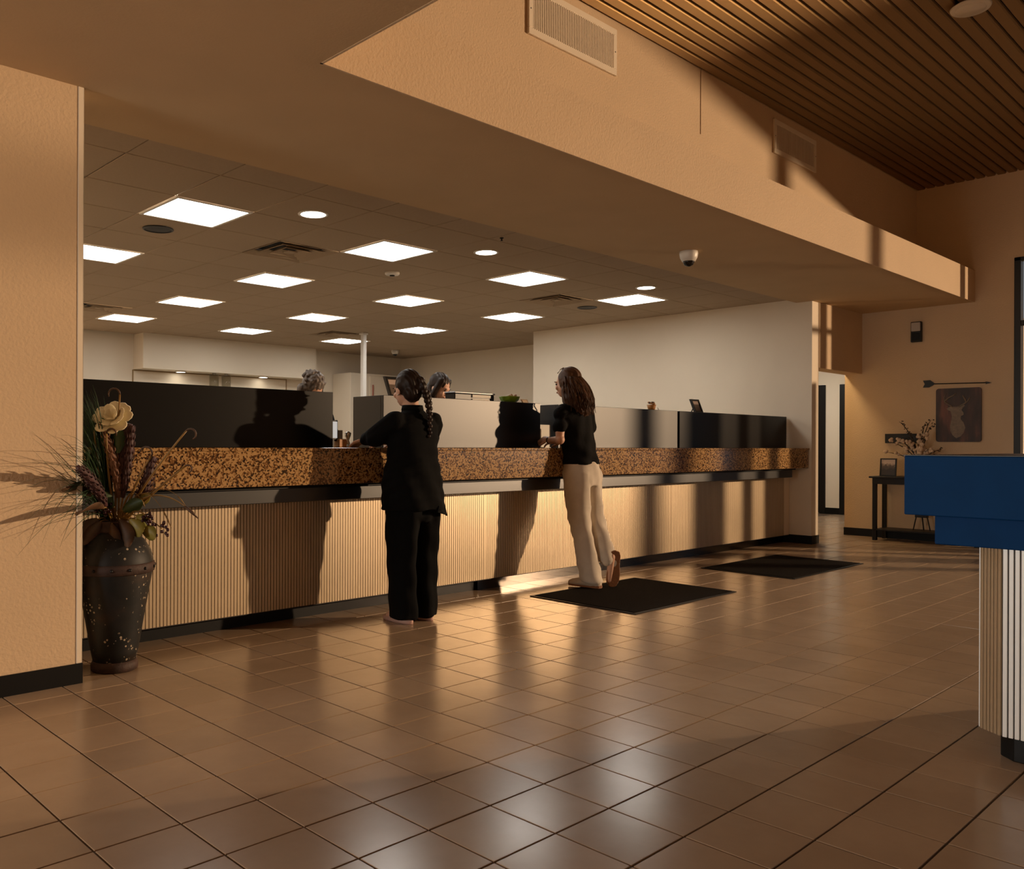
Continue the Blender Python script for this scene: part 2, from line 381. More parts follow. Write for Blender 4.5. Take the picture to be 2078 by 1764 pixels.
# ------------------------------------------------------------------ office ceiling: tee grid and lay-in tiles
U = 0.6096; GX, GY = 2.6886, 5.4693
ceil = struct('ceiling', B(1.0, 11.2, 4.455, 13.0, ZC+0.07, ZC+0.11), M_cgrid)
leds = [(0,0),(3,0),(6,0),(9,0),(0,3),(3,3),(6,3),(9,3),(3,6),(6,6),(9,6),(3,9),(6,9),(9,9),(0,6),(0,9)]
vents = [(2,1),(8,1),(2,8),(8,8)]
h = U/2-0.004
CT = mesh_of(B(-h, h, -h, h, 0.0, 0.010), 'ceiling_tile', M_ctile, bevel=0.004)
for u in range(-2, 14):
    for v in range(-2, 13):
        if (u, v) in leds or (u, v) in vents: continue
        x, y = GX+U*(u+0.5), GY+U*(v+0.5)
        if x > 11.0 or y > 12.9 or (x > 9.8 and y < 8.3): continue
        if v == -2:
            continue
        o = bpy.data.objects.new('ceiling_tile', CT); COL.objects.link(o); o.parent = ceil; o.location = (x, y, ZC)
y0 = 4.455; y1 = GY-U-0.004
for u in range(-2, 12):
    x0, x1 = GX+U*u+0.004, GX+U*(u+1)-0.004
    part(ceil, 'ceiling_tile', B(x0, min(x1, 9.8), y0, y1, ZC, ZC+0.01), M_ctile)

def led_panel(x, y, label):
    t = thing('led_panel', label, 'ceiling light', (x, y, ZC), 'square ceiling lights in the office')
    a, b = 0.2985, 0.275
    f = MB()
    for q in ((-a, a, b, a), (-a, a, -a, -b), (-a, -b, -b, b), (b, a, -b, b)): f.box(q[0], q[1], q[2], q[3], -0.006, 0.011)
    part(t, 'frame', f, M_white, local=True, bevel=0.002)
    part(t, 'diffuser', B(-b, b, -b, b, -0.001, 0.006), M_led, local=True)
    return t
rows = {0: 'nearest row', 3: 'second row', 6: 'third row', 9: 'back row'}
colsn = {0: 'leftmost panel', 3: 'second panel from left', 6: 'third panel from left', 9: 'rightmost panel'}
L0 = None
for u, v in leds:
    x, y = GX+U*(u+0.5), GY+U*(v+0.5); lab = 'lit square white ceiling panel, %s of the %s' % (colsn[u], rows[v])
    if L0 is None: L0 = led_panel(x, y, lab)
    else: dup(L0, (x, y, ZC), lab)

def vent(x, y, label):
    t = thing('ceiling_vent', label, 'vent', (x, y, ZC), 'square air diffusers in the office ceiling')
    part(t, 'dark_throat', B(-0.30, 0.30, -0.30, 0.30, 0.060, 0.066), M_void, local=True)
    for a, w in ((0.302, 0.055), (0.215, 0.052), (0.130, 0.048)):
        # sloping square ring: outer edge at the ceiling, inner edge higher
        b = a-w
        vs = [(sx*a, sy*a, -0.006) for sx, sy in ((-1,-1),(1,-1),(1,1),(-1,1))]+[(sx*b, sy*b, 0.028) for sx, sy in ((-1,-1),(1,-1),(1,1),(-1,1))]
        vs += [(p[0], p[1], p[2]+0.006) for p in vs]
        fs = [(i,(i+1)%4,4+(i+1)%4,4+i) for i in range(4)]+[(8+i,12+i,12+(i+1)%4,8+(i+1)%4) for i in range(4)]
        fs += [(i,8+i,8+(i+1)%4,(i+1)%4) for i in range(4)]+[(4+i,4+(i+1)%4,12+(i+1)%4,12+i) for i in range(4)]
        part(t, 'louvre_ring', MB().add(vs, fs), M_ctile, local=True)
    part(t, 'centre_plate', B(-0.045, 0.045, -0.045, 0.045, -0.004, 0.004), M_ctile, local=True)
    return t
vl = ['square ceiling vent between the two nearest left light panels', 'square ceiling vent beside the nearest rightmost light panel',
      'square ceiling vent cut off by the left pier edge', 'small far ceiling vent right of the white pole']
V0 = None
for (u, v), lab in zip(vents, vl):
    x, y = GX+U*(u+0.5), GY+U*(v+0.5)
    if V0 is None: V0 = vent(x, y, lab)
    else: dup(V0, (x, y, ZC), lab)

D0 = None
for x, y, lab in ((3.637, 5.215, 'round recessed downlight right of the largest light panel'), (5.465, 5.215, 'round recessed downlight in the middle of the ceiling, above the standing woman with the braid'), (7.927, 5.215, 'round recessed downlight above the rightmost light panel')):
    if D0 is None:
        D0 = thing('downlight', lab, 'ceiling light', (x, y, ZC), 'round downlights above the counter')
        part(D0, 'ring', MB().lathe([(0.112, 0.002), (0.112, -0.004), (0.092, -0.006), (0.092, 0.002)], 32), M_white, True, local=True)
        part(D0, 'lens', MB().lathe([(0.092, 0.002), (0.092, -0.004), (0.001, -0.0045)], 32), M_down, local=True)
    else: dup(D0, (x, y, ZC), lab)
K0 = None
for x, y, lab in ((2.995, 6.40, 'round dark ceiling speaker below the largest light panel'), (8.541, 6.45, 'round dark ceiling speaker beside the right vent')):
    if K0 is None:
        K0 = thing('ceiling_speaker', lab, 'speaker', (x, y, ZC), 'round dark speakers in the office ceiling')
        part(K0, 'rim', MB().lathe([(0.118, 0.002), (0.118, -0.008), (0.105, -0.010), (0.105, 0.0)], 28), M_frame, True, local=True)
        part(K0, 'grille', MB().lathe([(0.106, 0.0), (0.104, -0.006), (0.001, -0.008)], 28), M_black, local=True)
    else: dup(K0, (x, y, ZC), lab)
t = thing('smoke_detector', 'small white smoke detector on a ceiling tile', 'detector', (5.432, 6.447, ZC))
part(t, 'base', MB().lathe([(0.072, 0.0), (0.072, -0.018), (0.064, -0.026), (0.02, -0.03)], 28), M_white, True, local=True)
part(t, 'sensor_cap', MB().lathe([(0.026, -0.028), (0.024, -0.038), (0.001, -0.039)], 20), M_frame, True, local=True)
def dome(x, y, z, s, label):
    t = thing('dome_camera', label, 'camera', (x, y, z))
    part(t, 'housing', MB().lathe([(0.075*s, 0.0), (0.078*s, -0.02*s), (0.072*s, -0.055*s), (0.055*s, -0.085*s), (0.02*s, -0.088*s)], 32), M_white, True, local=True)
    part(t, 'smoked_dome', MB().lathe([(0.05*s, -0.075*s), (0.048*s, -0.095*s), (0.035*s, -0.118*s), (0.015*s, -0.128*s), (0.001, -0.13*s)], 28), mat('smoked_dome', (0.01, 0.008, 0.007), 0.05), True, local=True)
dome(6.561, 3.90, ZS, 0.98, 'white dome security camera under the dark soffit')
dome(9.93, 11.7, ZC, 0.85, 'tiny white dome camera on the far office ceiling')
solo('sprinkler', MB().lathe([(0.016, 0.0), (0.016, -0.006), (0.006, -0.008), (0.006, -0.022), (0.012, -0.024), (0.001, -0.026)], 14, (5.176, 4.766, ZC)), M_frame, 'tiny dark sprinkler head on the office ceiling near the soffit edge', 'sprinkler', (5.176, 4.766, ZC), smooth=True)

# ------------------------------------------------------------------ lobby ceiling: linear bronze boards
lob = struct('ceiling_lobby', B(2.1, XF+0.1, -4.7, 3.70, ZH+0.035, ZH+0.09), M_void)
hw = 0.0425
pr = [(-hw, 0.030), (-hw, 0.010), (-hw+0.009, 0.0), (hw-0.009, 0.0), (hw, 0.010), (hw, 0.030)]
n = len(pr)
bmesh_v = [(x, y, z) for x in (2.18-7, XF-7) for y, z in pr]
BM = mesh_of(MB().add(bmesh_v, [(i, i+1, n+i+1, n+i) for i in range(n-1)]+[(0, n, 2*n-1, n-1)]+[tuple(range(n-1,-1,-1)), tuple(range(n, 2*n))]), 'ceiling_board', M_board)
_uv = BM.uv_layers.new(name='grain')
for _l in BM.loops: _c = BM.vertices[_l.vertex_index].co; _uv.data[_l.index].uv = (_c.x, _c.y+_c.z)
for k in range(80):
    y = 3.656-0.052-0.1016*k
    if y < -4.6: break
    o = bpy.data.objects.new('ceiling_board', BM); COL.objects.link(o); o.parent = lob; o.location = (7, y, ZH)
t = thing('ceiling_disc', 'pale round disc fixture on the dark slatted lobby ceiling', 'ceiling light', (6.754, 1.87, ZH))
part(t, 'rim', MB().lathe([(0.10, 0.0), (0.125, -0.016), (0.118, -0.03), (0.09, -0.032)], 36), M_white, True, local=True)
part(t, 'lens', MB().lathe([(0.095, -0.02), (0.093, -0.034), (0.001, -0.036)], 32), M_white, True, local=True)

# wall vents high on the upper wall
def wall_vent(x0, x1, z0, z1, label):
    y = 3.656
    t = thing('wall_vent', label, 'vent', ((x0+x1)/2, y, z0), 'return air grilles on the upper wall')
    w = 0.045; f = MB()
    for a in ((x0, x1, z0, z0+w), (x0, x1, z1-w, z1), (x0, x0+w, z0+w, z1-w), (x1-w, x1, z0+w, z1-w)): f.box(a[0], a[1], y-0.018, y+0.001, a[2], a[3])
    part(t, 'frame', f, M_wall_smooth, bevel=0.003)
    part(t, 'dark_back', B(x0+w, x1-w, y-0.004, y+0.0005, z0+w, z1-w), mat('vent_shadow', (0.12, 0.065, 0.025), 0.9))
    g = MB(); k = x0+w+0.005
    while k < x1-w-0.008:
        g.add([(k, y-0.015, z0+w), (k+0.009, y-0.015, z0+w), (k+0.013, y-0.004, z0+w), (k+0.004, y-0.004, z0+w), (k, y-0.015, z1-w), (k+0.009, y-0.015, z1-w), (k+0.013, y-0.004, z1-w), (k+0.004, y-0.004, z1-w)],
              [(0,3,2,1),(4,5,6,7),(0,1,5,4),(1,2,6,5),(2,3,7,6),(3,0,4,7)]); k += 0.0185
    part(t, 'louvre_blades', g, M_wall_smooth, kind='stuff')
    for xx in (x0+0.02, x1-0.02): part(t, 'screw', MB().ell((xx, y-0.018, (z0+z1)/2), (0.005, 0.003, 0.005), 8, 5), M_frame)
wall_vent(4.20, 5.155, 3.745, 4.075, 'large louvred vent on the brightly lit upper wall')
wall_vent(7.56, 8.43, 3.755, 4.065, 'louvred vent in shadow at the right of the upper wall')

# ------------------------------------------------------------------ windows and outside
win = thing('window_1', None, None, (XF, 2.667, 0)); win['kind'] = 'structure'
fr = MB()
ys = [2.667, 2.20, -0.10, -2.2, -4.55]
fr.box(XF-0.02, XF+0.10, 2.605, 2.667, 0.0, 3.19)
for y, hw_ in ((2.20, 0.03), (-0.10, 0.034), (-2.2, 0.055)): fr.box(XF-0.02, XF+0.10, y-hw_, y+hw_, 0.0, 3.19)
fr.box(XF-0.02, XF+0.10, -4.6, -4.5, 0, 3.19)
fr.box(XF-0.02, XF+0.06, -4.6, 2.667, 3.15, 3.19); fr.box(XF-0.02, XF+0.10, -4.6, 2.667, 0, 0.08)
part(win, 'frame', fr, M_frame, bevel=0.004)
part(win, 'transom_bar', B(XF-0.015, XF+0.06, -4.6, 2.65, 2.440, 2.495), M_frame, bevel=0.004)
for a, b in zip(ys[:-1], ys[1:]):
    part(win, 'pane', B(XF+0.035, XF+0.041, b+0.03, a-0.03 if a < 2.6 else 2.605, 0.08, 3.15), M_glass)
for k, (x0, x1) in enumerate(((0.5, 3.2),)):
    w2 = thing('window_%d' % (k+2), None, None, (x0, -4.68, 0)); w2['kind'] = 'structure'
    f2 = MB()
    for xx in (x0, (x0+x1)/2-0.03, x1-0.06): f2.box(xx, xx+0.06, -4.72, -4.62, 0, 2.6)
    f2.box(x0, x1, -4.72, -4.62, 2.54, 2.6); f2.box(x0, x1, -4.72, -4.62, 0, 0.1)
    part(w2, 'frame', f2, M_frame)
    part(w2, 'pane', B(x0+0.06, x1-0.06, -4.675, -4.668, 0.1, 2.54), M_glass)
w3 = thing('window_3', None, None, (-4.12, 3.2, 0)); w3['kind'] = 'structure'
f2 = MB()
for yy in (2.5, 3.17, 3.84): f2.box(-4.16, -4.08, yy, yy+0.06, 0, 2.5)
f2.box(-4.16, -4.08, 2.5, 3.9, 2.44, 2.5); f2.box(-4.16, -4.08, 2.5, 3.9, 0, 0.1)
part(w3, 'frame', f2, M_frame)
for ya in (2.56, 3.23): part(w3, 'pane', B(-4.125, -4.118, ya, ya+0.61, 0.1, 2.44), M_glass)
struct('ground', B(-30, 40, -40, 30, -0.3, -0.13), M_gravel)
struct('wall_outside', B(18.2, 18.5, -1.0, 9.0, -0.12, 3.4), M_brick)

# ------------------------------------------------------------------ hall doors
for k, (ya, yb) in enumerate(((6.09, 7.02), (4.88, 5.86))):
    d = thing('door_%d' % (k+1), None, None, (14.5, (ya+yb)/2, 0)); d['kind'] = 'structure'
    f = MB()
    for a in ((ya, ya+0.09, 0, 2.12), (yb-0.09, yb, 0, 2.12), (ya+0.09, yb-0.09, 2.03, 2.12)): f.box(14.47, 14.52, a[0], a[1], a[2], a[3])
    part(d, 'frame', f, M_frame, bevel=0.004)
    part(d, 'leaf', B(14.485, 14.515, ya+0.09, yb-0.09, 0.01, 2.03), M_wood_dark, bevel=0.003)
    part(d, 'handle', MB().ell((14.465, yb-0.16, 1.0), (0.012, 0.012, 0.012), 12, 8), M_chrome, True)
t = thing('hall_light', 'lit square hall ceiling light hidden above the doorway header', 'ceiling light', (10.75, 4.93, 2.70))
part(t, 'frame', B(-0.17, 0.17, -0.17, 0.17, -0.004, 0.0), M_white, local=True)
part(t, 'diffuser', B(-0.14, 0.14, -0.14, 0.14, -0.008, -0.003), M_hallled, local=True)
t = thing('hall_light', 'lit square hall ceiling light further down the hall', 'ceiling light', (13.0, 6.0, 2.70))
part(t, 'frame', B(-0.32, 0.32, -0.32, 0.32, -0.004, 0.0), M_white, local=True)
part(t, 'diffuser', B(-0.28, 0.28, -0.28, 0.28, -0.008, -0.003), M_hallled2, local=True)

# ------------------------------------------------------------------ teller counter
CX0, CX1 = 1.125, 9.795
cnt = thing('teller_counter', 'long teller counter front of narrow vertical champagne slats over a black kick plate', 'counter', (5.4, 4.6, 0))
part(cnt, 'backing', B(CX0, 9.72, 4.526, 4.62, 0.085, 0.86), M_slatback)
sx = CX0+0.3; pitch = 0.021
for a, b in ((1.42, 4.735), (4.735, 7.30), (7.30, 9.655)):
    s = MB(); x = a
    while x < b-0.004:
        s.box(x, x+0.0163, 4.515, 4.527, 0.092, 0.752); x += pitch
    part(cnt, 'slat_panel', s, M_slat, kind='stuff')
part(cnt, 'end_panel', B(9.655, 9.795, 4.525, 4.62, 0.09, 0.86), M_wall_smooth)
part(cnt, 'under_panel', B(CX0, 9.60, 4.40, 4.55, 0.756, 0.842), M_lamU, bevel=0.003)
part(cnt, 'shadow_strip', B(CX0, 9.62, 4.37, 4.6, 0.842, 0.868), M_black)
part(cnt, 'kick_plate', B(CX0, 4.73, 4.61, 4.70, 0, 0.09), M_black)
part(cnt, 'kick_plate', B(4.73, 9.785, 4.59, 4.70, 0, 0.092), M_polish, label='polished mirror like kick plate')
part(cnt, 'back_panel', B(CX0, CX1, 4.95, 5.0, 0, 1.06), M_wall_smooth)
top = thing('granite_countertop', 'brown speckled granite countertop with a deep apron along the teller counter', 'countertop', (5.4, 4.3, 0.862))
part(top, 'slab', B(CX0, 9.795, 4.292, 5.02, 1.066, 1.086), M_granite, bevel=0.004, segs=2)
part(top, 'apron', B(CX0, 9.775, 4.30, 4.36, 0.862, 1.0665), M_granite, bevel=0.002)

# black privacy screens standing on the counter
def screen(x0, x1, label, ret=None, lam=None):
    t = thing('teller_screen', label, 'screen', ((x0+x1)/2, 4.60, 1.086)); lam = lam or M_blackgloss
    part(t, 'front_panel', B(x0, x1, 4.55, 4.58, 1.086, 1.446), lam, bevel=0.002)
    part(t, 'top_shelf', B(x0+0.03, x1-0.03, 4.581, 4.87, 1.428, 1.446), lam, bevel=0.002)
    for rx in (ret or []):
        part(t, 'return_panel', B(rx, rx+0.025, 4.58, 4.89, 1.086, 1.446), lam, bevel=0.002)
screen(1.16, 3.335, 'black glossy teller screen at the left end behind the plant', [3.31], M_lamA)
screen(3.76, 5.41, 'sunlit teller screen directly behind the woman with the braid', [3.76, 5.385])
screen(5.64, 7.463, 'teller screen right of the woman with long curly hair', [5.64, 7.438], M_lamC)
screen(7.50, 9.775, 'dark teller screen at the right end of the counter', [7.50], M_lamA)

# ------------------------------------------------------------------ office bits
t = thing('support_pole', 'slim white square pole from counter to office ceiling', 'pole', (8.065, 10.235, 0))
part(t, 'shaft', B(8.03, 8.10, 10.20, 10.27, 0, ZC), M_white, bevel=0.008)
part(t, 'collar', B(8.015, 8.115, 10.185, 10.285, ZC-0.03, ZC), M_white, bevel=0.004)
t = thing('tall_cabinet', 'tall plain beige cabinet behind the white pole', 'cabinet', (10.1, 12.5, 0))
part(t, 'body', B(9.40, 10.9, 12.3, 12.84, 0, 2.40), M_wall_smooth, bevel=0.006)
part(t, 'door', B(9.83, 10.86, 12.28, 12.31, 0.1, 2.36), M_wall_smooth, bevel=0.004)
part(t, 'handle', B(9.88, 9.90, 12.255, 12.28, 1.95, 2.2), mat('red_handle', (0.35, 0.10, 0.06), 0.4), bevel=0.004)
t = thing('wall_niche', 'shallow framed niche panel under the bulkhead on the back wall', 'panel', (7.0, 12.84, 1.2))
f = MB()
for a in ((5.60, 8.40, 2.235, 2.25), (8.385, 8.40, 1.2, 2.235), (5.60, 5.615, 1.2, 2.235), (5.60, 8.40, 1.185, 1.2)): f.box(a[0], a[1], 12.83, 12.85, a[2], a[3])
part(t, 'frame', f, mat('niche_trim', (0.30, 0.20, 0.09), 0.5))
part(t, 'inset_panel', B(5.615, 8.385, 12.842, 12.851, 1.2, 2.235), M_wall_smooth)
N0 = None
for x, y, lab in ((6.32, 12.68, 'small lit puck light under the left half of the bulkhead'), (7.83, 12.68, 'small lit puck light under the right half of the bulkhead')):
    if N0 is None:
        N0 = thing('puck_light', lab, 'light', (x, y, 2.255), 'puck lights under the bulkhead')
        part(N0, 'ring', MB().lathe([(0.085, 0.0), (0.085, -0.014), (0.07, -0.016), (0.07, 0)], 24), M_white, True, local=True)
        part(N0, 'lens', MB().lathe([(0.07, 0.0), (0.07, -0.013), (0.001, -0.015)], 24), M_down, local=True)
    else: dup(N0, (x, y, 2.255), lab)
G0 = None
for x, lab in ((6.86, 'left of two clear glass cylinders hanging under the bulkhead'), (7.08, 'right of two clear glass cylinders hanging under the bulkhead')):
    if G0 is None:
        G0 = thing('glass_cylinder', lab, 'pendant', (x, 12.6, 2.255), 'clear glass cylinders under the bulkhead')
        part(G0, 'shade', MB().lathe([(0.075, -0.02), (0.075, -0.32), (0.07, -0.32), (0.07, -0.03), (0.01, -0.02)], 24), M_clear, True, local=True)
        part(G0, 'cap', MB().lathe([(0.03, 0.0), (0.03, -0.025), (0.001, -0.03)], 16), M_chrome, True, local=True)
    else: dup(G0, (x, 12.6, 2.255), lab)

def sign_holder(x, y, z, w, hgt, depth, label):
    # frame leaning back towards +Y
    t = thing('sign_holder', label, 'sign holder', (x, y, z))
    def sl(x0, x1, v0, v1, d0, d1):      # in the leaning plane
        k = depth/hgt; mb = MB().box(x0, x1, d0, d1, v0, v1)
        mb.v = [(a, b+c*k, c) for a, b, c in mb.v]; return mb
    b = 0.017; f = MB()
    for a in ((0, w, 0, b), (0, w, hgt-b, hgt), (0, b, b, hgt-b), (w-b, w, b, hgt-b)):
        q = sl(a[0]-w/2, a[1]-w/2, a[2], a[3], -0.012, 0.012); f.add(q.v, q.f)
    part(t, 'frame', f, M_frame, local=True)
    part(t, 'insert_sheet', sl(b-w/2, w-b-w/2, b, hgt-b, -0.003, 0.003), mat('brown_sheet', (0.11, 0.075, 0.055), 0.5), local=True)
    part(t, 'pale_header', sl(b*1.5-w/2, w-b*1.5-w/2, hgt*0.62, hgt*0.85, -0.005, 0.0), mat('pale_header', (0.42, 0.33, 0.29), 0.6), local=True)
    part(t, 'rear_leg', MB().tube([(0, depth*0.7, hgt*0.7), (0, depth*0.7+0.05, 0.0)], 0.006, 6), M_frame, local=True)
sign_holder(4.04, 4.70, 1.446, 0.20, 0.15, 0.065, 'tilted black framed sign on the screen left of the braided woman')
sign_holder(8.01, 4.64, 1.446, 0.15, 0.138, 0.055, 'small tilted black framed sign on the right end screen')
t = thing('document_printer', 'low black printer tray with pale paper on the sunlit teller screen', 'printer', (4.690, 4.670, 1.446))
part(t, 'body', B(4.50, 4.930, 4.610, 4.720, 1.446, 1.495), M_frame, bevel=0.006)
part(t, 'lid', B(4.495, 4.935, 4.605, 4.725, 1.495, 1.507), mat('lit_lid_grey', (0.25, 0.27, 0.30), 0.3), bevel=0.004)  # top edge of the black box, light on it put in as grey
part(t, 'paper_tray', B(4.680, 4.880, 4.602, 4.610, 1.468, 1.490), M_paper)
part(t, 'paper_slot', B(4.680, 4.870, 4.602, 4.610, 1.447, 1.458), M_paper)
t = thing('green_bowl', 'bright green fluted bowl full of sweets on the sunlit teller screen', 'bowl', (5.17, 4.670, 1.446))
rings = []
for r, z in ((0.040, 0), (0.055, 0.006), (0.072, 0.022), (0.080, 0.045), (0.083, 0.05), (0.076, 0.047), (0.06, 0.02)):
    rings.append([(r*(1+0.035*math.cos(8*2*PI*k/48))*math.cos(2*PI*k/48), r*(1+0.035*math.cos(8*2*PI*k/48))*math.sin(2*PI*k/48), z) for k in range(48)])
part(t, 'bowl_body', MB().rings(rings), M_green, True, local=True)
for k in range(9):
    a = R.uniform(0, 2*PI); rr = R.uniform(0, 0.05)
    solo('sweet', MB().ell((5.17+rr*math.cos(a), 4.67+rr*math.sin(a), 1.446+0.048+R.uniform(0, 0.012)), (0.018, 0.012, 0.010), 8, 6, Euler((R.random(), R.random(), R.random()*3)).to_matrix()),
         [M_pink, M_paper, M_cotton][k % 3], 'wrapped sweet heaped in the green bowl', 'sweet', (5.17+rr*math.cos(a), 4.67+rr*math.sin(a), 1.48), 'sweets in the green bowl', smooth=True)
t = thing('small_card', 'small tilted brown card beside the green bowl', 'card', (5.345, 4.650, 1.446))
k = [(-0.04, 0, 0), (0.04, 0, 0), (0.04, 0.02, 0.035), (-0.04, 0.02, 0.035)]
part(t, 'card', MB().add(k+[(a, b+0.004, c) for a, b, c in k], [(0,1,2,3),(7,6,5,4),(0,4,5,1),(1,5,6,2),(2,6,7,3),(3,7,4,0)]), mat('tan_card', (0.22, 0.14, 0.08), 0.6), local=True)
k = [(-0.03, -0.002, 0.006), (0.03, -0.002, 0.006), (0.03, 0.015, 0.03), (-0.03, 0.015, 0.03)]
part(t, 'print_area', MB().add(k+[(a, b+0.004, c) for a, b, c in k], [(0,1,2,3),(7,6,5,4),(0,4,5,1),(1,5,6,2),(2,6,7,3),(3,7,4,0)]), mat('pale_print', (0.45, 0.34, 0.24), 0.6), local=True)
t = thing('flower_cup', 'small amber cup with a dried posy on the right screen', 'cup', (7.12, 4.620, 1.446))
part(t, 'cup', MB().lathe([(0.030, 0), (0.036, 0.02), (0.044, 0.05), (0.041, 0.05), (0.028, 0.004)], 20), M_orange, True, local=True)
for q in range(7):
    a = R.uniform(0, 6.28); part(t, 'dried_bloom', MB().ell((0.03*math.cos(a), 0.03*math.sin(a), 0.055+R.uniform(0, 0.02)), (0.014, 0.014, 0.01), 8, 6), M_orange if q % 2 else M_leaf_br, True, local=True)
solo('pen', MB().tube([(7.25, 4.620, 1.446), (7.23, 4.625, 1.475)], [0.004, 0.003], 8), M_paper, 'thin pale pen standing on the right screen beside the amber cup', 'pen', (7.25, 4.620, 1.446), smooth=True)
# things in the gaps between screens
t = thing('monitor', 'narrow pale lit monitor edge in the left screen gap', 'monitor', (3.42, 4.72, 1.086))
part(t, 'casing', B(3.34, 3.52, 4.745, 4.775, 1.13, 1.272), M_frame, bevel=0.004)
part(t, 'display', B(3.345, 3.512, 4.742, 4.746, 1.15, 1.262), M_screen)
part(t, 'stand', B(3.40, 3.47, 4.72, 4.80, 1.086, 1.14), M_frame)
solo('wooden_box', B(3.512, 3.578, 4.72, 4.79, 1.086, 1.144), M_orange, 'small amber wooden box on the counter in the left gap', 'box', (3.545, 4.755, 1.086), bevel=0.004)
t = thing('card_stand', 'clear acrylic stand on the amber box in the left gap', 'stand', (3.545, 4.77, 1.144))
part(t, 'plate', B(3.51, 3.575, 4.765, 4.770, 1.144, 1.205), mat('acrylic', (0.20, 0.20, 0.17), 0.2), bevel=0.001)
part(t, 'foot', B(3.515, 3.57, 4.74, 4.775, 1.144, 1.148), M_clear)
t = thing('glass_ornament', 'small glass ornament beside the sunlit screen return', 'ornament', (3.615, 4.76, 1.086))
part(t, 'base', B(3.588, 3.640, 4.735, 4.785, 1.086, 1.096), M_paper, bevel=0.002)
part(t, 'figure', MB().lathe([(0.012, 0.01), (0.016, 0.03), (0.009, 0.05), (0.02, 0.08), (0.024, 0.1), (0.001, 0.115)], 12), M_chrome, True, local=True)
t = thing('paper_stand', 'white upright notice standing in the gap left of the curly haired woman', 'notice', (5.5, 4.60, 1.086))
part(t, 'sheet', B(5.47, 5.60, 4.60, 4.606, 1.09, 1.276), M_paper)
part(t, 'foot', B(5.48, 5.58, 4.58, 4.66, 1.086, 1.091), M_paper)
solo('folder', B(5.585, 5.605, 4.42, 4.49, 1.086, 1.26), mat('tan_folder', (0.30, 0.19, 0.12), 0.7), 'narrow tan folder leaning beside the white notice', 'folder', (5.6, 4.5, 1.086), bevel=0.002)

# ------------------------------------------------------------------ floor mats
for x0, x1, y0, y1, lab in ((4.82, 6.15, 3.24, 4.15, 'dark brown entrance mat under the curly haired woman'), (7.10, 8.54, 3.23, 4.09, 'dark brown mat further right by the counter end')):
    t = thing('floor_mat', lab, 'mat', ((x0+x1)/2, (y0+y1)/2, 0), 'dark mats in front of the counter')
    part(t, 'carpet', B(x0+0.025, x1-0.025, y0+0.025, y1-0.025, 0.001, 0.010), M_mat, bevel=0.003)
    e = MB()
    for a in ((x0, x1, y0, y0+0.03), (x0, x1, y1-0.03, y1), (x0, x0+0.03, y0+0.03, y1-0.03), (x1-0.03, x1, y0+0.03, y1-0.03)): e.box(*a, 0.001, 0.006)
    part(t, 'rubber_edge', e, M_black, bevel=0.002)

# ------------------------------------------------------------------ blue writing desk (right foreground)
t = thing('writing_desk', 'dark blue island desk on a slatted pedestal at the right edge', 'desk', (4.1, 0.38, 0))
part(t, 'top_band', B(3.44, 4.75, -0.40, 1.161, 0.857, 1.0725), M_blue, bevel=0.003)
part(t, 'top_surface', B(3.437, 4.753, -0.403, 1.164, 1.0725, 1.0755), M_frame)
part(t, 'lower_band', B(3.49, 4.70, -0.32, 1.075, 0.752, 0.858), M_blue, bevel=0.003)
ped = [(3.514, -0.10), (3.60, -0.20), (4.55, -0.20), (4.64, -0.10), (4.64, 0.862), (4.56, 0.945), (3.568, 0.945), (3.514, 0.868)]
part(t, 'pedestal_core', MB().prism(ped, 0.10, 0.752), M_frame)
part(t, 'plinth', MB().prism([(3.575, 0.0), (4.58, 0.0), (4.58, 0.84), (4.52, 0.90), (3.62, 0.90), (3.575, 0.85)], 0, 0.10), M_black, bevel=0.003)
def slat_run(p, q, n, m, lab=None):
    p, q = Vector((*p, 0)), Vector((*q, 0)); d = (q-p); L = d.length; u = d/L; nn = Vector((u.y, -u.x, 0)); w = L/n
    for k in range(n):
        a = p+u*(w*k+w*0.12); b = p+u*(w*k+w*0.88); o = nn*0.010
        mb = MB().prism([(a.x, a.y), (b.x, b.y), ((b+o).x, (b+o).y), ((a+o).x, (a+o).y)], 0.10, 0.752)
        part(t, 'slat', mb, m, bevel=0.0012, label=lab)
slat_run((3.514, 0.868), (3.514, -0.10), 54, M_slat_white)
slat_run((3.568, 0.945), (3.514, 0.868), 6, M_slat, 'champagne slat on the chamfered corner')
slat_run((4.56, 0.945), (3.568, 0.945), 55, M_slat_white)
# ------------------------------------------------------------------ unseen blue boards added by the end window to shade the counter end
for k, (ya, yb, hh, lab) in enumerate(((1.83, 2.47, 2.0, 'unseen tall blue board added for shade by the window, nearest the corner'), (0.64, 1.05, 2.0, 'unseen tall wide blue board added for shade by the window beyond the desk'), (1.37, 1.53, 2.0, 'unseen tall narrow blue board added for shade between two wider ones'))):
    t = thing('shade_board', lab, 'display', (10.95, (ya+yb)/2, 0))
    part(t, 'panel', B(10.93, 10.97, ya, yb, 0.06, hh), M_blue, bevel=0.004)
    part(t, 'foot', B(10.80, 11.10, (ya+yb)/2-0.05, (ya+yb)/2+0.05, 0, 0.06), M_frame, bevel=0.004)

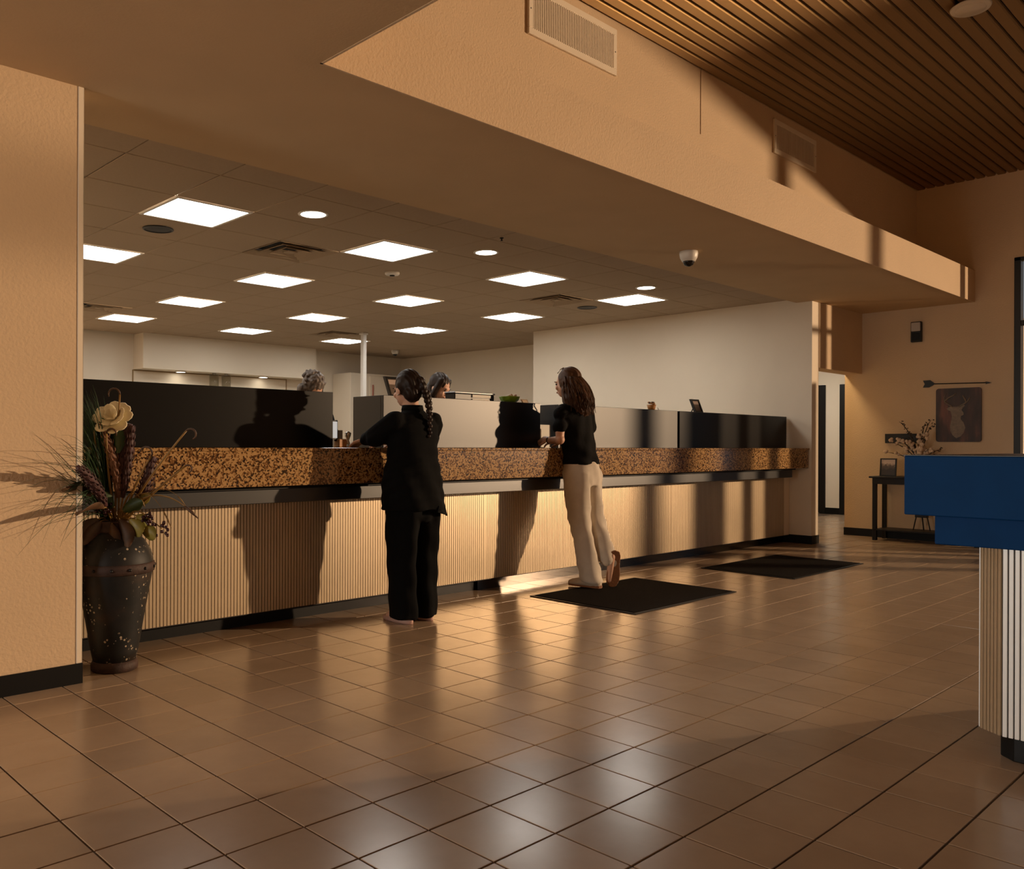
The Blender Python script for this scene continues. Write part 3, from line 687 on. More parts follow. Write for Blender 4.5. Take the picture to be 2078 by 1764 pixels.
# ------------------------------------------------------------------ console table and wall decor at the far end
t = thing('console_table', 'narrow black console table against the far end wall', 'table', (10.98, 3.45, 0))
part(t, 'tabletop', B(10.79, 11.18, 2.86, 4.03, 0.735, 0.757), M_wood_dark, bevel=0.003)
part(t, 'apron', B(10.82, 11.16, 2.90, 4.0, 0.665, 0.735), M_wood_dark)
for lx in (10.82, 11.12):
    for ly in (2.90, 3.955): part(t, 'leg', B(lx, lx+0.04, ly, ly+0.045, 0, 0.665), M_wood_dark, bevel=0.002)
part(t, 'shelf', B(10.82, 11.16, 2.92, 3.98, 0.115, 0.135), M_wood_dark, bevel=0.002)
t = thing('photo_frame', 'small framed dark photo on the left end of the console table', 'picture frame', (10.92, 3.86, 0.757))
k = 0.12
def lean(mb): mb.v = [(a+(c-0.757)*k, b, c) for a, b, c in mb.v]; return mb
f = MB()
for a in ((3.77, 3.95, 0.758, 0.773), (3.77, 3.95, 0.955, 0.968), (3.77, 3.784, 0.773, 0.955), (3.936, 3.95, 0.773, 0.955)): f.box(10.90, 10.92, *a)
part(t, 'frame', lean(f), M_frame)
def photo_mat():
    m = mat('faded_photo', (0.2, 0.14, 0.1), 0.4); nt = m.node_tree; b = nt.nodes['Principled BSDF']
    tc = nt.nodes.new('ShaderNodeTexCoord'); sp = nt.nodes.new('ShaderNodeSeparateXYZ'); nt.links.new(tc.outputs['Generated'], sp.inputs[0])
    n = nt.nodes.new('ShaderNodeTexNoise'); n.inputs['Scale'].default_value = 5; nt.links.new(tc.outputs['Generated'], n.inputs[0])
    ad = nt.nodes.new('ShaderNodeMath'); ad.operation = 'MULTIPLY_ADD'; ad.inputs[1].default_value = 0.5
    nt.links.new(n.outputs['Fac'], ad.inputs[0]); nt.links.new(sp.outputs['Z'], ad.inputs[2])
    r = ramp(nt, ad.outputs[0], [(0.55, (0.03, 0.02, 0.014)), (0.85, (0.10, 0.07, 0.05)), (1.0, (0.55, 0.42, 0.33))]); nt.links.new(r.outputs[0], b.inputs['Base Color']); return m
part(t, 'photo', lean(B(10.905, 10.912, 3.784, 3.936, 0.773, 0.955)), photo_mat())
part(t, 'easel_back', MB().tube([(10.935, 3.86, 0.88), (10.99, 3.86, 0.757)], 0.005, 6), M_frame)
t = thing('easel_stand', 'small dark stand with splayed legs on the lower console shelf', 'stand', (11.02, 3.53, 0.135))
for dy in (-0.09, 0.09): part(t, 'leg', MB().tube([(0, dy*0.55, 0.20), (0, dy, 0.0)], 0.007, 6), M_frame, local=True)
part(t, 'leg', MB().tube([(0.0, 0, 0.2), (0.07, 0, 0.0)], 0.007, 6), M_frame, local=True)
part(t, 'top_plate', B(-0.03, 0.03, -0.065, 0.065, 0.15, 0.22), M_frame, local=True, bevel=0.004)
# flower vase with cotton branches
t = thing('round_vase', 'dark round vase on the console table behind the blue desk', 'vase', (11.0, 3.55, 0.757))
part(t, 'body', MB().lathe([(0.05, 0), (0.085, 0.05), (0.095, 0.10), (0.07, 0.16), (0.045, 0.19), (0.052, 0.205), (0.04, 0.2), (0.035, 0.16)], 24), M_frame, True, local=True)
part(t, 'rim', MB().lathe([(0.054, 0.2), (0.056, 0.208), (0.048, 0.212), (0.044, 0.2)], 24), M_rust, True, local=True)
CL = ['lowest cotton branch reaching furthest left over the photo frame', 'cotton branch crossing the left end of the black plaque', 'cotton branch in front of the middle of the black plaque', 'short cotton branch just right of the plaque', 'low cotton branch left of the vase centre', 'lowest cotton branch at the vase centre', 'cotton branch leaning slightly right over the vase', 'tallest cotton branch nearest the stag picture', 'low cotton branch at the right below the stag picture', 'upright cotton branch above the vase centre',
      'tall leafy dark twig furthest left in the vase', 'shorter dark twig beside the leftmost twig', 'dark leafy twig rising left of the stag picture', 'dark twig tip touching the left edge of the stag picture', 'low dark twig trailing right under the stag picture', 'tallest dark twig right of centre in the vase']
tips = [(3.90, 1.04, 'c'), (3.84, 1.165, 'c'), (3.77, 1.20, 'c'), (3.62, 1.17, 'c'), (3.66, 1.10, 'c'), (3.54, 1.09, 'c'), (3.47, 1.13, 'c'), (3.42, 1.25, 'c'), (3.43, 1.08, 'c'), (3.58, 1.22, 'c'),
        (3.74, 1.40, 'd'), (3.70, 1.30, 'd'), (3.51, 1.38, 'd'), (3.40, 1.36, 'd'), (3.32, 1.08, 'd'), (3.45, 1.42, 'd')]
side = lambda y: 'left' if y > 3.68 else ('right' if y < 3.48 else 'centre')
for q, (y, z, kd) in enumerate(tips):
    nm = 'cotton_branch' if kd == 'c' else 'dark_twig'
    t = thing(nm, CL[q], 'branch', (11.0, 3.55, 0.95), 'cotton branches in the vase' if kd == 'c' else 'dark twigs in the vase')
    dx = R.uniform(-0.12, 0.08); p = sweep((11.0, 3.55, 0.90), (11.0+dx*0.3, 3.55+(y-3.55)*0.35, 0.90+(z-0.9)*0.8), (11.0+dx, y, z), 8)
    part(t, 'stem', MB().tube(p, [0.005]*6+[0.004, 0.003, 0.002], 6), M_twig, True)
    if kd == 'c':
        for w in range(3):
            c = p[-1-w*2]+Vector((R.uniform(-0.03, 0.03), R.uniform(-0.03, 0.03), R.uniform(-0.015, 0.02)))
            mbq = MB()
            for e in range(4): mbq.ell(c+Vector((R.uniform(-1, 1), R.uniform(-1, 1), R.uniform(-1, 1)))*0.016, (0.019, 0.019, 0.018), 8, 6)
            part(t, 'boll', mbq, M_cotton, True)
    else:
        for w in range(8):
            c = p[-1-(w % 5)]+Vector((R.uniform(-0.025, 0.025), R.uniform(-0.03, 0.03), R.uniform(-0.02, 0.02)))
            part(t, 'leaf', MB().ell(c, (0.014, 0.010, 0.004), 8, 5, Euler((R.uniform(-1, 1), R.uniform(-1, 1), R.uniform(0, 3))).to_matrix()), M_twig, True)
t = thing('wall_plaque', 'plain black rectangular plaque on the wall behind the cotton branches', 'plaque', (XF-0.015, 3.79, 1.15))
part(t, 'board', B(XF-0.022, XF-0.001, 3.60, 3.99, 1.15, 1.262), M_frame, bevel=0.003)
part(t, 'hook', B(XF-0.03, XF-0.022, 3.78, 3.80, 1.24, 1.255), M_frame)
# deer picture
t = thing('deer_picture', 'dark brown wooden picture of a pale stag bust on the far wall', 'picture', (XF-0.012, 3.2, 1.16))
def rrect(y0, y1, z0, z1, r, n=5):
    out = []
    for cy, cz, a0 in ((y1-r, z1-r, 0), (y0+r, z1-r, 90), (y0+r, z0+r, 180), (y1-r, z0+r, 270)):
        for i in range(n+1):
            a = math.radians(a0+90*i/n); out.append((cy+r*math.cos(a), cz+r*math.sin(a)))
    return out
def yz_prism(poly, x0, x1):
    n = len(poly)
    return MB().add([(x0, y, z) for y, z in poly]+[(x1, y, z) for y, z in poly], [tuple(range(n)), tuple(range(2*n-1, n-1, -1))]+[(i, n+i, n+(i+1) % n, (i+1) % n) for i in range(n)])
def board_mat():
    m = mat('stained_board', (0.03, 0.015, 0.01), 0.5); nt = m.node_tree; b = nt.nodes['Principled BSDF']
    tc = nt.nodes.new('ShaderNodeTexCoord'); mp = nt.nodes.new('ShaderNodeMapping'); mp.inputs['Scale'].default_value = (1, 6, 1.3)
    n = nt.nodes.new('ShaderNodeTexNoise'); n.inputs['Scale'].default_value = 1.6; n.inputs['Detail'].default_value = 6
    nt.links.new(tc.outputs['Object'], mp.inputs[0]); nt.links.new(mp.outputs[0], n.inputs[0])
    r = ramp(nt, n.outputs['Fac'], [(0.4, (0.022, 0.011, 0.008)), (0.55, (0.055, 0.022, 0.014)), (0.68, (0.16, 0.055, 0.032))]); nt.links.new(r.outputs[0], b.inputs['Base Color']); return m
part(t, 'board', yz_prism(rrect(2.975, 3.435, 1.165, 1.782, 0.03), XF-0.022, XF-0.001), board_mat())
def dz(px, pz):    # picture coordinates (0..1 from left/top) to wall
    return (3.435-0.46*px, 1.782-0.617*pz)
Mdeer = mat('pale_stain', (0.20, 0.155, 0.115), 0.6, noise=0.2, nscale=30)
bust = [(.335,.43),(.36,.53),(.345,.62),(.32,.72),(.33,.80),(.38,.88),(.46,.935),(.55,.90),(.62,.84),(.66,.74),(.62,.64),(.56,.58),(.565,.52),(.62,.50),(.615,.46),(.57,.41),(.60,.37),(.65,.33),(.62,.31),(.53,.34),(.46,.35),(.38,.345),(.30,.35),(.24,.38),(.28,.41)]
part(t, 'stag_bust', yz_prism([dz(*p) for p in bust], XF-0.025, XF-0.022), Mdeer)
for pts in ([(.38,.35),(.30,.31),(.20,.25),(.18,.17),(.23,.09)], [(.20,.24),(.28,.18),(.38,.14),(.45,.10)], [(.52,.35),(.62,.30),(.70,.26),(.76,.18)], [(.68,.27),(.64,.20),(.60,.14)]):
    part(t, 'antler', MB().tube([(XF-0.0235, *dz(*p)) for p in pts], [0.009, 0.0085, 0.008, 0.006, 0.003][:len(pts)], 6), Mdeer, True)
t = thing('wall_arrow', 'long dark metal arrow on the wall above the stag picture', 'wall decoration', (XF-0.01, 3.2, 1.84))
part(t, 'shaft', MB().tube([(XF-0.012, 3.47, 1.842), (XF-0.012, 2.91, 1.828)], 0.006, 8), M_frame, True)
part(t, 'fletching', yz_prism([(3.575, 1.885), (3.50, 1.888), (3.465, 1.858), (3.455, 1.842), (3.47, 1.825), (3.51, 1.803), (3.575, 1.803), (3.555, 1.844)], XF-0.018, XF-0.006), M_frame)
part(t, 'arrowhead', yz_prism([(2.94, 1.845), (2.88, 1.827), (2.94, 1.813), (2.925, 1.828)], XF-0.018, XF-0.006), M_frame)
t = thing('alarm_strobe', 'small dark alarm strobe with pale lens high on the far wall', 'alarm', (XF-0.03, 3.65, 2.345))
part(t, 'housing', B(XF-0.05, XF-0.001, 3.585, 3.70, 2.345, 2.585), M_frame, bevel=0.006)
part(t, 'lens', B(XF-0.065, XF-0.048, 3.592, 3.692, 2.47, 2.575), M_lens_grey, bevel=0.006)
part(t, 'speaker_grille', B(XF-0.056, XF-0.048, 3.60, 3.685, 2.36, 2.45), M_black, bevel=0.003)
# ------------------------------------------------------------------ people (facing local +Y)
def remesh(mb, vox, name, m, sm=4, fac=0.5, disp=None):
    me = mesh_of(mb, name, None); o = bpy.data.objects.new('tmp', me); COL.objects.link(o)
    a = o.modifiers.new('r', 'REMESH'); a.mode = 'VOXEL'; a.voxel_size = vox; a.use_smooth_shade = True
    b = o.modifiers.new('s', 'SMOOTH'); b.iterations = sm; b.factor = fac
    dg = bpy.context.evaluated_depsgraph_get(); dg.update()
    out = bpy.data.meshes.new_from_object(o.evaluated_get(dg)); out.name = name
    bpy.data.objects.remove(o)
    if disp:
        nn = [v.normal.copy() for v in out.vertices]
        for v, q in zip(out.vertices, nn): v.co += q*disp(v.co)
    out.materials.clear(); out.materials.append(m)
    for p in out.polygons: p.use_smooth = True
    return out
def mpart(parent, name, me, label=None):
    o = bpy.data.objects.new(name, me); COL.objects.link(o); o.parent = parent; WL[o] = WL[parent]
    if label: o['label'] = label
    return o
def hand(mb, w, d, nrm, side, curl=0.5):
    # w wrist, d finger direction, nrm back-of-hand normal, side +1/-1 picks the thumb side
    w, d, nrm = Vector(w), Vector(d).normalized(), Vector(nrm).normalized()
    nrm = (nrm-d*nrm.dot(d)).normalized(); s = d.cross(nrm)*side
    rot = Matrix((s, d, nrm)).transposed()
    mb.ell(w+d*0.045, (0.038, 0.050, 0.015), 14, 9, rot)
    for k, (off, L) in enumerate(((0.028, 0.070), (0.010, 0.078), (-0.009, 0.073), (-0.027, 0.058))):
        p = w+d*0.085+s*off; pts = [p-d*0.02]; dd = d.copy()
        for j in range(3):
            ang = curl*(0.35+0.45*j); dd = (d*math.cos(ang)-nrm*math.sin(ang)+s*off*0.6).normalized()
            p = p+dd*L*(0.42, 0.32, 0.26)[j]; pts.append(p)
        mb.caps_chain(pts, [0.0092, 0.0090, 0.0082, 0.0072], 8)
    t0 = w+d*0.02+s*0.028
    mb.caps_chain([t0, t0+(s*0.75+d*0.6-nrm*0.25)*0.036, t0+(s*0.75+d*0.6-nrm*0.25)*0.036+(d*0.95+s*0.15-nrm*0.4)*0.030], [0.013, 0.0105, 0.0085], 8)
def head(mb, c, tilt=0.0, turn=0.0, s=1.0):
    rot = Matrix.Rotation(turn, 3, 'Z') @ Matrix.Rotation(-tilt, 3, 'X')
    def E(p, r): mb.ell(Vector(c)+rot @ Vector(p)*s, tuple(x*s for x in r), 18, 13, rot)
    E((0, -0.008, 0.022), (0.074, 0.094, 0.090)); E((0, 0.022, -0.030), (0.062, 0.070, 0.085)); E((0, 0.042, -0.078), (0.040, 0.040, 0.034))
    E((0, 0.094, -0.022), (0.012, 0.018, 0.022)); E((0, 0.098, -0.034), (0.017, 0.014, 0.011)); E((0, 0.084, 0.012), (0.050, 0.012, 0.010))
    E((0, 0.084, -0.064), (0.023, 0.010, 0.007)); E((0, 0.083, -0.075), (0.019, 0.010, 0.007))
    for q in (-1, 1):
        E((q*0.072, -0.008, -0.018), (0.010, 0.020, 0.032)); E((q*0.038, 0.072, -0.035), (0.022, 0.014, 0.020))
    return rot
def face_bits(t, c, rot, s=1.0, closed=False):
    for q in (-1, 1):
        part(t, 'eye', MB().ell(Vector(c)+rot @ Vector((q*0.031, 0.083, -0.006)), (0.013, 0.006, 0.004 if closed else 0.007), 10, 7, rot), M_hair_dark, True, local=True)
        part(t, 'eyebrow', MB().ell(Vector(c)+rot @ Vector((q*0.032, 0.090, 0.014)), (0.019, 0.005, 0.004), 10, 6, rot), M_hair_dark, True, local=True)
    part(t, 'lips', MB().ell(Vector(c)+rot @ Vector((0, 0.093, -0.069)), (0.020, 0.006, 0.008), 10, 6, rot), mat('lips', (0.40, 0.14, 0.12), 0.4), True, local=True)
def strands(t, name, paths, r0, m, n=6):
    mb = MB()
    for p in paths:
        k = len(p); mb.tube(p, [r0*(0.55+0.45*math.sin(PI*min(1, (i+1.2)/(k*0.75))))*(1 if i < k-2 else 0.5) for i in range(k)], n)
    return part(t, name, mb, m, True, local=True, kind='stuff')

# --- woman with the braid, all in black, at the counter
t = thing('person', 'person in black shirt and wide black trousers with a dark braid leaning on the counter', 'person', (3.60, 4.06, 0), 'people at the counter')
hc = (-0.012, 0.05, 1.462)
b = MB(); rot = head(b, hc, 0.12, -0.15, 0.98)
b.caps_chain([(0, 0.035, 1.39), (0, 0.01, 1.28)], [0.050, 0.058])
b.loft([(0, 0, 1.30, 0.10, 0.06), (0, 0, 1.24, 0.16, 0.09), (0, 0.005, 1.10, 0.14, 0.10), (0, 0, 0.98, 0.13, 0.095), (0, 0, 0.84, 0.16, 0.11), (0, 0, 0.76, 0.15, 0.10)])
b.caps_chain([(-0.17, 0.0, 1.255), (-0.205, 0.13, 1.15), (-0.165, 0.275, 1.135)], [0.048, 0.040, 0.027])
b.caps_chain([(0.17, 0.0, 1.255), (0.205, 0.13, 1.15), (0.10, 0.30, 1.13)], [0.048, 0.040, 0.027])
hand(b, (-0.160, 0.29, 1.132), (0.10, 0.95, -0.16), (0.1, 0.25, 1), -1, 0.55)
hand(b, (0.09, 0.315, 1.125), (-0.6, 0.8, -0.1), (0.1, 0.2, 1), 1, 0.5)
for q in (-1, 1):
    b.caps_chain([(q*0.08, 0, 0.80), (q*0.085, 0.01, 0.45), (q*0.080, 0, 0.075)], [0.078, 0.050, 0.034])
    b.caps_chain([(q*0.080, -0.035, 0.045), (q*0.088, 0.12, 0.030)], [0.028, 0.026])
mpart(t, 'body', remesh(b, 0.0055, 'body', M_skin, 3))
face_bits(t, hc, rot)
sh = MB().loft([(0, 0.008, 1.335, 0.062, 0.060), (0, 0.004, 1.305, 0.090, 0.070), (0, 0, 1.275, 0.155, 0.092), (0, 0.0, 1.22, 0.185, 0.115), (0, 0.005, 1.12, 0.182, 0.130), (0, 0.01, 1.03, 0.180, 0.138), (0, 0.01, 0.92, 0.198, 0.155), (0, 0.005, 0.80, 0.212, 0.172), (0.0, 0.0, 0.715, 0.222, 0.185), (0.0, 0.0, 0.700, 0.220, 0.183)], 28)
sh.caps_chain([(-0.155, 0.0, 1.245), (-0.205, 0.115, 1.155), (-0.168, 0.262, 1.142)], [0.072, 0.068, 0.046], 14)
sh.caps_chain([(0.155, 0.0, 1.245), (0.215, 0.09, 1.145), (0.13, 0.26, 1.14)], [0.074, 0.070, 0.046], 14)
fold = lambda c: 0.006*math.sin(c.x*38+c.z*16)*max(0, min(1, (1.2-c.z)*3))+0.003*math.sin(c.z*70+c.y*40)
mpart(t, 'shirt', remesh(sh, 0.0085, 'shirt', M_blackcloth, 4, disp=fold))
part(t, 'collar', MB().rings([[(0.066*k*math.cos(a*PI/14), 0.010+0.064*k*math.sin(a*PI/14), z) for a in range(28)] for k, z in ((1.10, 1.322), (1.0, 1.355), (0.93, 1.355), (0.95, 1.32))]), M_blackcloth, True, local=True)
tail = [(0.155, -0.15, 0.72), (0.23, -0.06, 0.72), (0.255, -0.02, 0.70), (0.17, -0.14, 0.625)]
part(t, 'shirt_tail', MB().add([(x, y, z) for x, y, z in [(0.05, -0.186, 0.73), (0.225, -0.05, 0.73), (0.245, -0.03, 0.70), (0.205, -0.10, 0.655), (0.14, -0.165, 0.668), (0.04, -0.188, 0.69)]]+[(x*0.95, y*0.95, z) for x, y, z in [(0.05, -0.186, 0.73), (0.225, -0.05, 0.73), (0.245, -0.03, 0.70), (0.205, -0.10, 0.655), (0.14, -0.165, 0.668), (0.04, -0.188, 0.69)]],
     [(0,1,2,3,4,5), (11,10,9,8,7,6)]+[(i,6+i,6+(i+1)%6,(i+1)%6) for i in range(6)]), M_blackcloth, local=True)
pa = MB().loft([(0, 0, 0.85, 0.165, 0.125), (0, 0, 0.76, 0.178, 0.140), (0, 0, 0.66, 0.178, 0.140), (0, 0, 0.63, 0.15, 0.12)], 24)
for q in (-1, 1):
    pa.loft([(q*0.085, 0, 0.78, 0.092, 0.125), (q*0.088, 0, 0.60, 0.092, 0.122), (q*0.088, 0.004, 0.42, 0.084, 0.105), (q*0.084, 0.0, 0.22, 0.080, 0.098), (q*0.080, -0.004, 0.032, 0.080, 0.102), (q*0.080, -0.004, 0.026, 0.078, 0.100)], 22)
mpart(t, 'trousers', remesh(pa, 0.0085, 'trousers', M_blackcloth, 4, disp=lambda c: 0.005*math.sin(c.x*60+c.y*20+c.z*5)+0.003*math.sin(c.z*34+c.x*30)))
for q in (-1, 1):
    f = MB().rings([[(q*0.084+rx*math.cos(2*PI*k/20), 0.045+0.135*math.sin(2*PI*k/20), z) for k in range(20)] for rx, z in ((0.042, 0.001), (0.047, 0.010), (0.047, 0.022), (0.040, 0.026))])
    s_ = part(t, 'shoe', f, M_pink, True, local=True)
    part(s_, 'strap', MB().tube([(q*0.084-0.045, 0.08, 0.02), (q*0.084, 0.09, 0.062), (q*0.084+0.045, 0.08, 0.02)], 0.009, 8), M_pink, True, local=True)
hb = MB(); hr = rot
hb.ell(Vector(hc)+hr @ Vector((0, -0.026, 0.026)), (0.083, 0.094, 0.094), 20, 14, hr); hb.ell(Vector(hc)+hr @ Vector((0, -0.06, -0.03)), (0.064, 0.055, 0.070), 16, 10, hr)
hb.ell(Vector(hc)+hr @ Vector((0.035, -0.105, 0.030)), (0.034, 0.030, 0.030), 12, 9); hb.ell(Vector(hc)+hr @ Vector((0.045, -0.112, -0.005)), (0.030, 0.028, 0.032), 12, 9)
hair = mpart(t, 'hair', remesh(hb, 0.005, 'hair', M_hair_dark, 3, disp=lambda c: 0.0016*math.sin(c.x*260+c.z*90)))
br = MB(); pth = sweep((0.035, -0.075, 1.44), (0.035, -0.125, 1.33), (0.022, -0.128, 1.16), 16)
for i, p in enumerate(pth):
    w = 0.024*(1-0.55*i/16); sd = 1 if i % 2 else -1
    br.ell(p+Vector((sd*w*0.45, 0, 0)), (w, w*0.85, w*1.05), 10, 8, Matrix.Rotation(sd*0.5, 3, 'Y'))
part(hair, 'braid', br, M_hair_dark, True, local=True)
part(t, 'earring', MB().ell((-0.088, 0.045, 1.42), (0.005, 0.005, 0.006), 8, 6), M_chrome, True, local=True)

# --- woman with long curly hair, black tee, pale jeans
t = thing('person', 'person in black tee and pale wide jeans with long wavy brown hair, one heel raised', 'person', (5.50, 4.0, 0), 'people at the counter')
hc = (-0.012, 0.335, 1.605)
b = MB(); rot = head(b, hc, 0.05, 0.15, 1.0)
b.caps_chain([(-0.01, 0.315, 1.53), (-0.01, 0.285, 1.41)], [0.050, 0.056])
b.loft([(-0.01, 0.28, 1.43, 0.10, 0.06), (-0.01, 0.275, 1.36, 0.135, 0.08), (-0.008, 0.25, 1.22, 0.135, 0.095), (0, 0.225, 1.08, 0.115, 0.085), (0, 0.205, 0.95, 0.145, 0.10), (0, 0.20, 0.88, 0.145, 0.10)])
b.caps_chain([(-0.155, 0.275, 1.350), (-0.200, 0.258, 1.250), (-0.212, 0.248, 1.150), (-0.155, 0.40, 1.145)], [0.034, 0.040, 0.038, 0.025])
b.caps_chain([(0.14, 0.275, 1.350), (0.190, 0.27, 1.25), (0.205, 0.27, 1.150), (0.06, 0.42, 1.135)], [0.034, 0.040, 0.038, 0.025])
hand(b, (-0.148, 0.415, 1.147), (0.25, 0.95, 0.15), (-0.6, 0.1, 0.8), -1, 1.1)
hand(b, (0.045, 0.43, 1.130), (-0.8, 0.6, 0.05), (0.2, 0.2, 1), 1, 0.8)
b.caps_chain([(-0.075, 0.2, 0.90), (-0.070, 0.165, 0.50), (-0.050, 0.055, 0.085)], [0.075, 0.048, 0.034])
b.caps_chain([(-0.052, 0.02, 0.045), (-0.075, 0.19, 0.030)], [0.028, 0.026])
b.caps_chain([(0.075, 0.2, 0.90), (0.083, 0.135, 0.52), (0.072, 0.0, 0.265)], [0.075, 0.048, 0.034])
b.caps_chain([(0.072, -0.035, 0.245), (0.080, -0.005, 0.06)], [0.028, 0.025])
mpart(t, 'body', remesh(b, 0.0055, 'body', M_skin, 3))
face_bits(t, hc, rot)
sh = MB().loft([(-0.01, 0.29, 1.455, 0.066, 0.062), (-0.01, 0.285, 1.425, 0.105, 0.074), (-0.01, 0.278, 1.395, 0.165, 0.085), (-0.01, 0.275, 1.36, 0.190, 0.100), (-0.01, 0.27, 1.30, 0.178, 0.116), (-0.008, 0.25, 1.20, 0.160, 0.122), (0, 0.228, 1.08, 0.150, 0.120), (0, 0.21, 0.99, 0.160, 0.130), (0, 0.205, 0.960, 0.160, 0.132)], 28)
sh.caps_chain([(-0.140, 0.277, 1.372), (-0.176, 0.274, 1.355), (-0.200, 0.262, 1.255)], [0.060, 0.060, 0.060], 14); sh.caps_chain([(0.130, 0.277, 1.372), (0.163, 0.274, 1.355), (0.190, 0.27, 1.255)], [0.060, 0.060, 0.060], 14)
mpart(t, 'tee_shirt', remesh(sh, 0.008, 'tee_shirt', M_blackcloth2, 5, disp=lambda c: 0.005*math.sin(c.z*44+c.x*26)*max(0, min(1, (1.25-c.z)*4))+0.003*math.sin(c.x*55-c.z*20)))
pa = MB().loft([(0, 0.205, 0.985, 0.148, 0.122), (0, 0.20, 0.92, 0.158, 0.130), (0, 0.195, 0.84, 0.164, 0.134), (0, 0.19, 0.79, 0.14, 0.12)], 24)
pa.loft([(-0.080, 0.195, 0.90, 0.085, 0.118), (-0.082, 0.185, 0.74, 0.085, 0.110), (-0.076, 0.160, 0.52, 0.075, 0.092), (-0.066, 0.115, 0.30, 0.070, 0.086), (-0.054, 0.060, 0.06, 0.080, 0.090), (-0.054, 0.060, 0.048, 0.078, 0.088)], 22)
pa.caps_chain([(0.080, 0.19, 0.86), (0.084, 0.175, 0.72), (0.084, 0.14, 0.53)], [0.100, 0.092, 0.080], 18)
pa.caps_chain([(0.084, 0.14, 0.53), (0.074, 0.055, 0.36), (0.072, 0.010, 0.235)], [0.078, 0.070, 0.072], 18)
pa.ell((-0.070, 0.128, 0.850), (0.085, 0.050, 0.095), 16, 10); pa.ell((0.070, 0.128, 0.850), (0.085, 0.050, 0.095), 16, 10)
jeans = mpart(t, 'jeans', remesh(pa, 0.0085, 'jeans', M_denim, 10, disp=lambda c: 0.004*math.sin(c.x*50+c.y*30+c.z*11)+0.0035*math.sin(c.z*48+c.y*30)*(1 if abs(c.z-0.5) < 0.14 or c.z < 0.2 else 0.3)))
# left sneaker flat on the floor, right one on its toe
def shoe(parent, mtx):
    up_ = [(0.030, -0.075, 0.022, 0.010), (0.040, -0.05, 0.0, 0.0)]
    body = MB()
    secs = []
    for yv, wv, hv in ((-0.095, 0.022, 0.055), (-0.075, 0.035, 0.085), (-0.02, 0.040, 0.088), (0.04, 0.042, 0.070), (0.10, 0.046, 0.048), (0.15, 0.042, 0.036), (0.178, 0.024, 0.024)):
        secs.append([mtx @ Vector((wv*math.cos(a*PI/10)*1.0, yv, 0.016+hv*max(0, math.sin(a*PI/10)))) for a in range(20)])
    body.rings(secs); s0 = part(parent, 'shoe', body, M_shoe, True, local=True)
    out = [(-0.030, -0.095), (-0.040, -0.06), (-0.036, 0.0), (-0.044, 0.08), (-0.042, 0.13), (-0.026, 0.175), (0.0, 0.188), (0.026, 0.175), (0.044, 0.13), (0.046, 0.08), (0.037, 0.0), (0.040, -0.06), (0.030, -0.095), (0.0, -0.105)]
    so = MB().prism(out, 0.0, 0.020); so.v = [tuple(mtx @ Vector(v)) for v in so.v]
    part(s0, 'sole', so, M_gum, local=True, bevel=0.003, label='brown gum sole')
    pt = MB().prism([(0.016*math.cos(a*PI/8), -0.005+0.026*math.sin(a*PI/8)) for a in range(16)], -0.0015, 0.001); pt.v = [tuple(mtx @ Vector(v)) for v in pt.v]
    part(s0, 'sole_patch', pt, M_shoe, local=True, label='pale oval patch under the arch')
    for q in range(4):
        lc = MB().tube([mtx @ Vector((-0.022, 0.0+q*0.022, 0.098-q*0.008)), mtx @ Vector((0.0, 0.004+q*0.022, 0.108-q*0.009)), mtx @ Vector((0.022, 0.0+q*0.022, 0.098-q*0.008))], 0.003, 6)
        part(s0, 'lace', lc, M_paper, True, local=True)
shoe(t, Matrix.Translation((-0.060, 0.075, 0.011)) @ Matrix.Rotation(0.12, 4, 'Z'))
# heel up: foot axis points down, sole faces -Y
mx = Matrix.Translation((0.083, -0.052, 0.190)) @ Matrix.Rotation(-0.72, 4, 'Z') @ Matrix.Diagonal((1.12, 1, 1, 1)) @ Matrix.Rotation(math.radians(-84), 4, 'X') @ Matrix.Rotation(0.05, 4, 'Z')
shoe(t, mx)
hb = MB(); c = Vector(hc)
hb.ell(c+rot @ Vector((0, -0.022, 0.028)), (0.088, 0.098, 0.100), 20, 14, rot)
hb.caps_chain([c+Vector((0, -0.04, 0.0)), c+Vector((0.005, -0.075, -0.12)), c+Vector((0.015, -0.10, -0.20))], [0.092, 0.105, 0.098], 18)
hair = mpart(t, 'hair', remesh(hb, 0.006, 'hair', M_hair_brown, 3, disp=lambda q: 0.004*math.sin(q.x*120+q.z*30+2*math.sin(q.z*40))))
ps = []
for k in range(120):
    a = R.uniform(-2.6, -0.5) if k % 4 else R.uniform(-3.3, 0.2)
    r = R.uniform(0.80, 1.03); x0, y0 = 0.088*math.cos(a)*r, 0.098*math.sin(a)*r-0.015
    L = R.uniform(0.24, 0.33); ph = R.uniform(0, 6.28); p = []
    for i in range(11):
        u = i/10; wob = 0.020*u*math.sin(ph+u*15); sp = 1+0.62*math.sin(min(1, u*1.2)*PI*0.5)
        p.append(c+Vector((x0*sp+wob+0.012*u, y0*sp-0.045*u+wob*0.6, 0.045+0.03*math.sin(u*2)-L*u*1.02)))
    ps.append(p)
strands(hair, 'curls', ps, 0.0080, M_hair_brown)
part(t, 'hair_clip', MB().tube([c+Vector((-0.07, 0.045, 0.075)), c+Vector((-0.055, 0.03, 0.105)), c+Vector((-0.03, 0.015, 0.122))], 0.004, 6), M_chrome, True, local=True)
part(t, 'bracelet', MB().rings([[Vector((-0.152, 0.408, 1.147))+Vector((0.35*0.0+0.028*math.cos(k*PI/10), 0.006*e, 0.028*math.sin(k*PI/10))) for k in range(20)] for e in (-1, 1)], False), mat('bracelet', (0.02, 0.02, 0.03), 0.4), local=True)

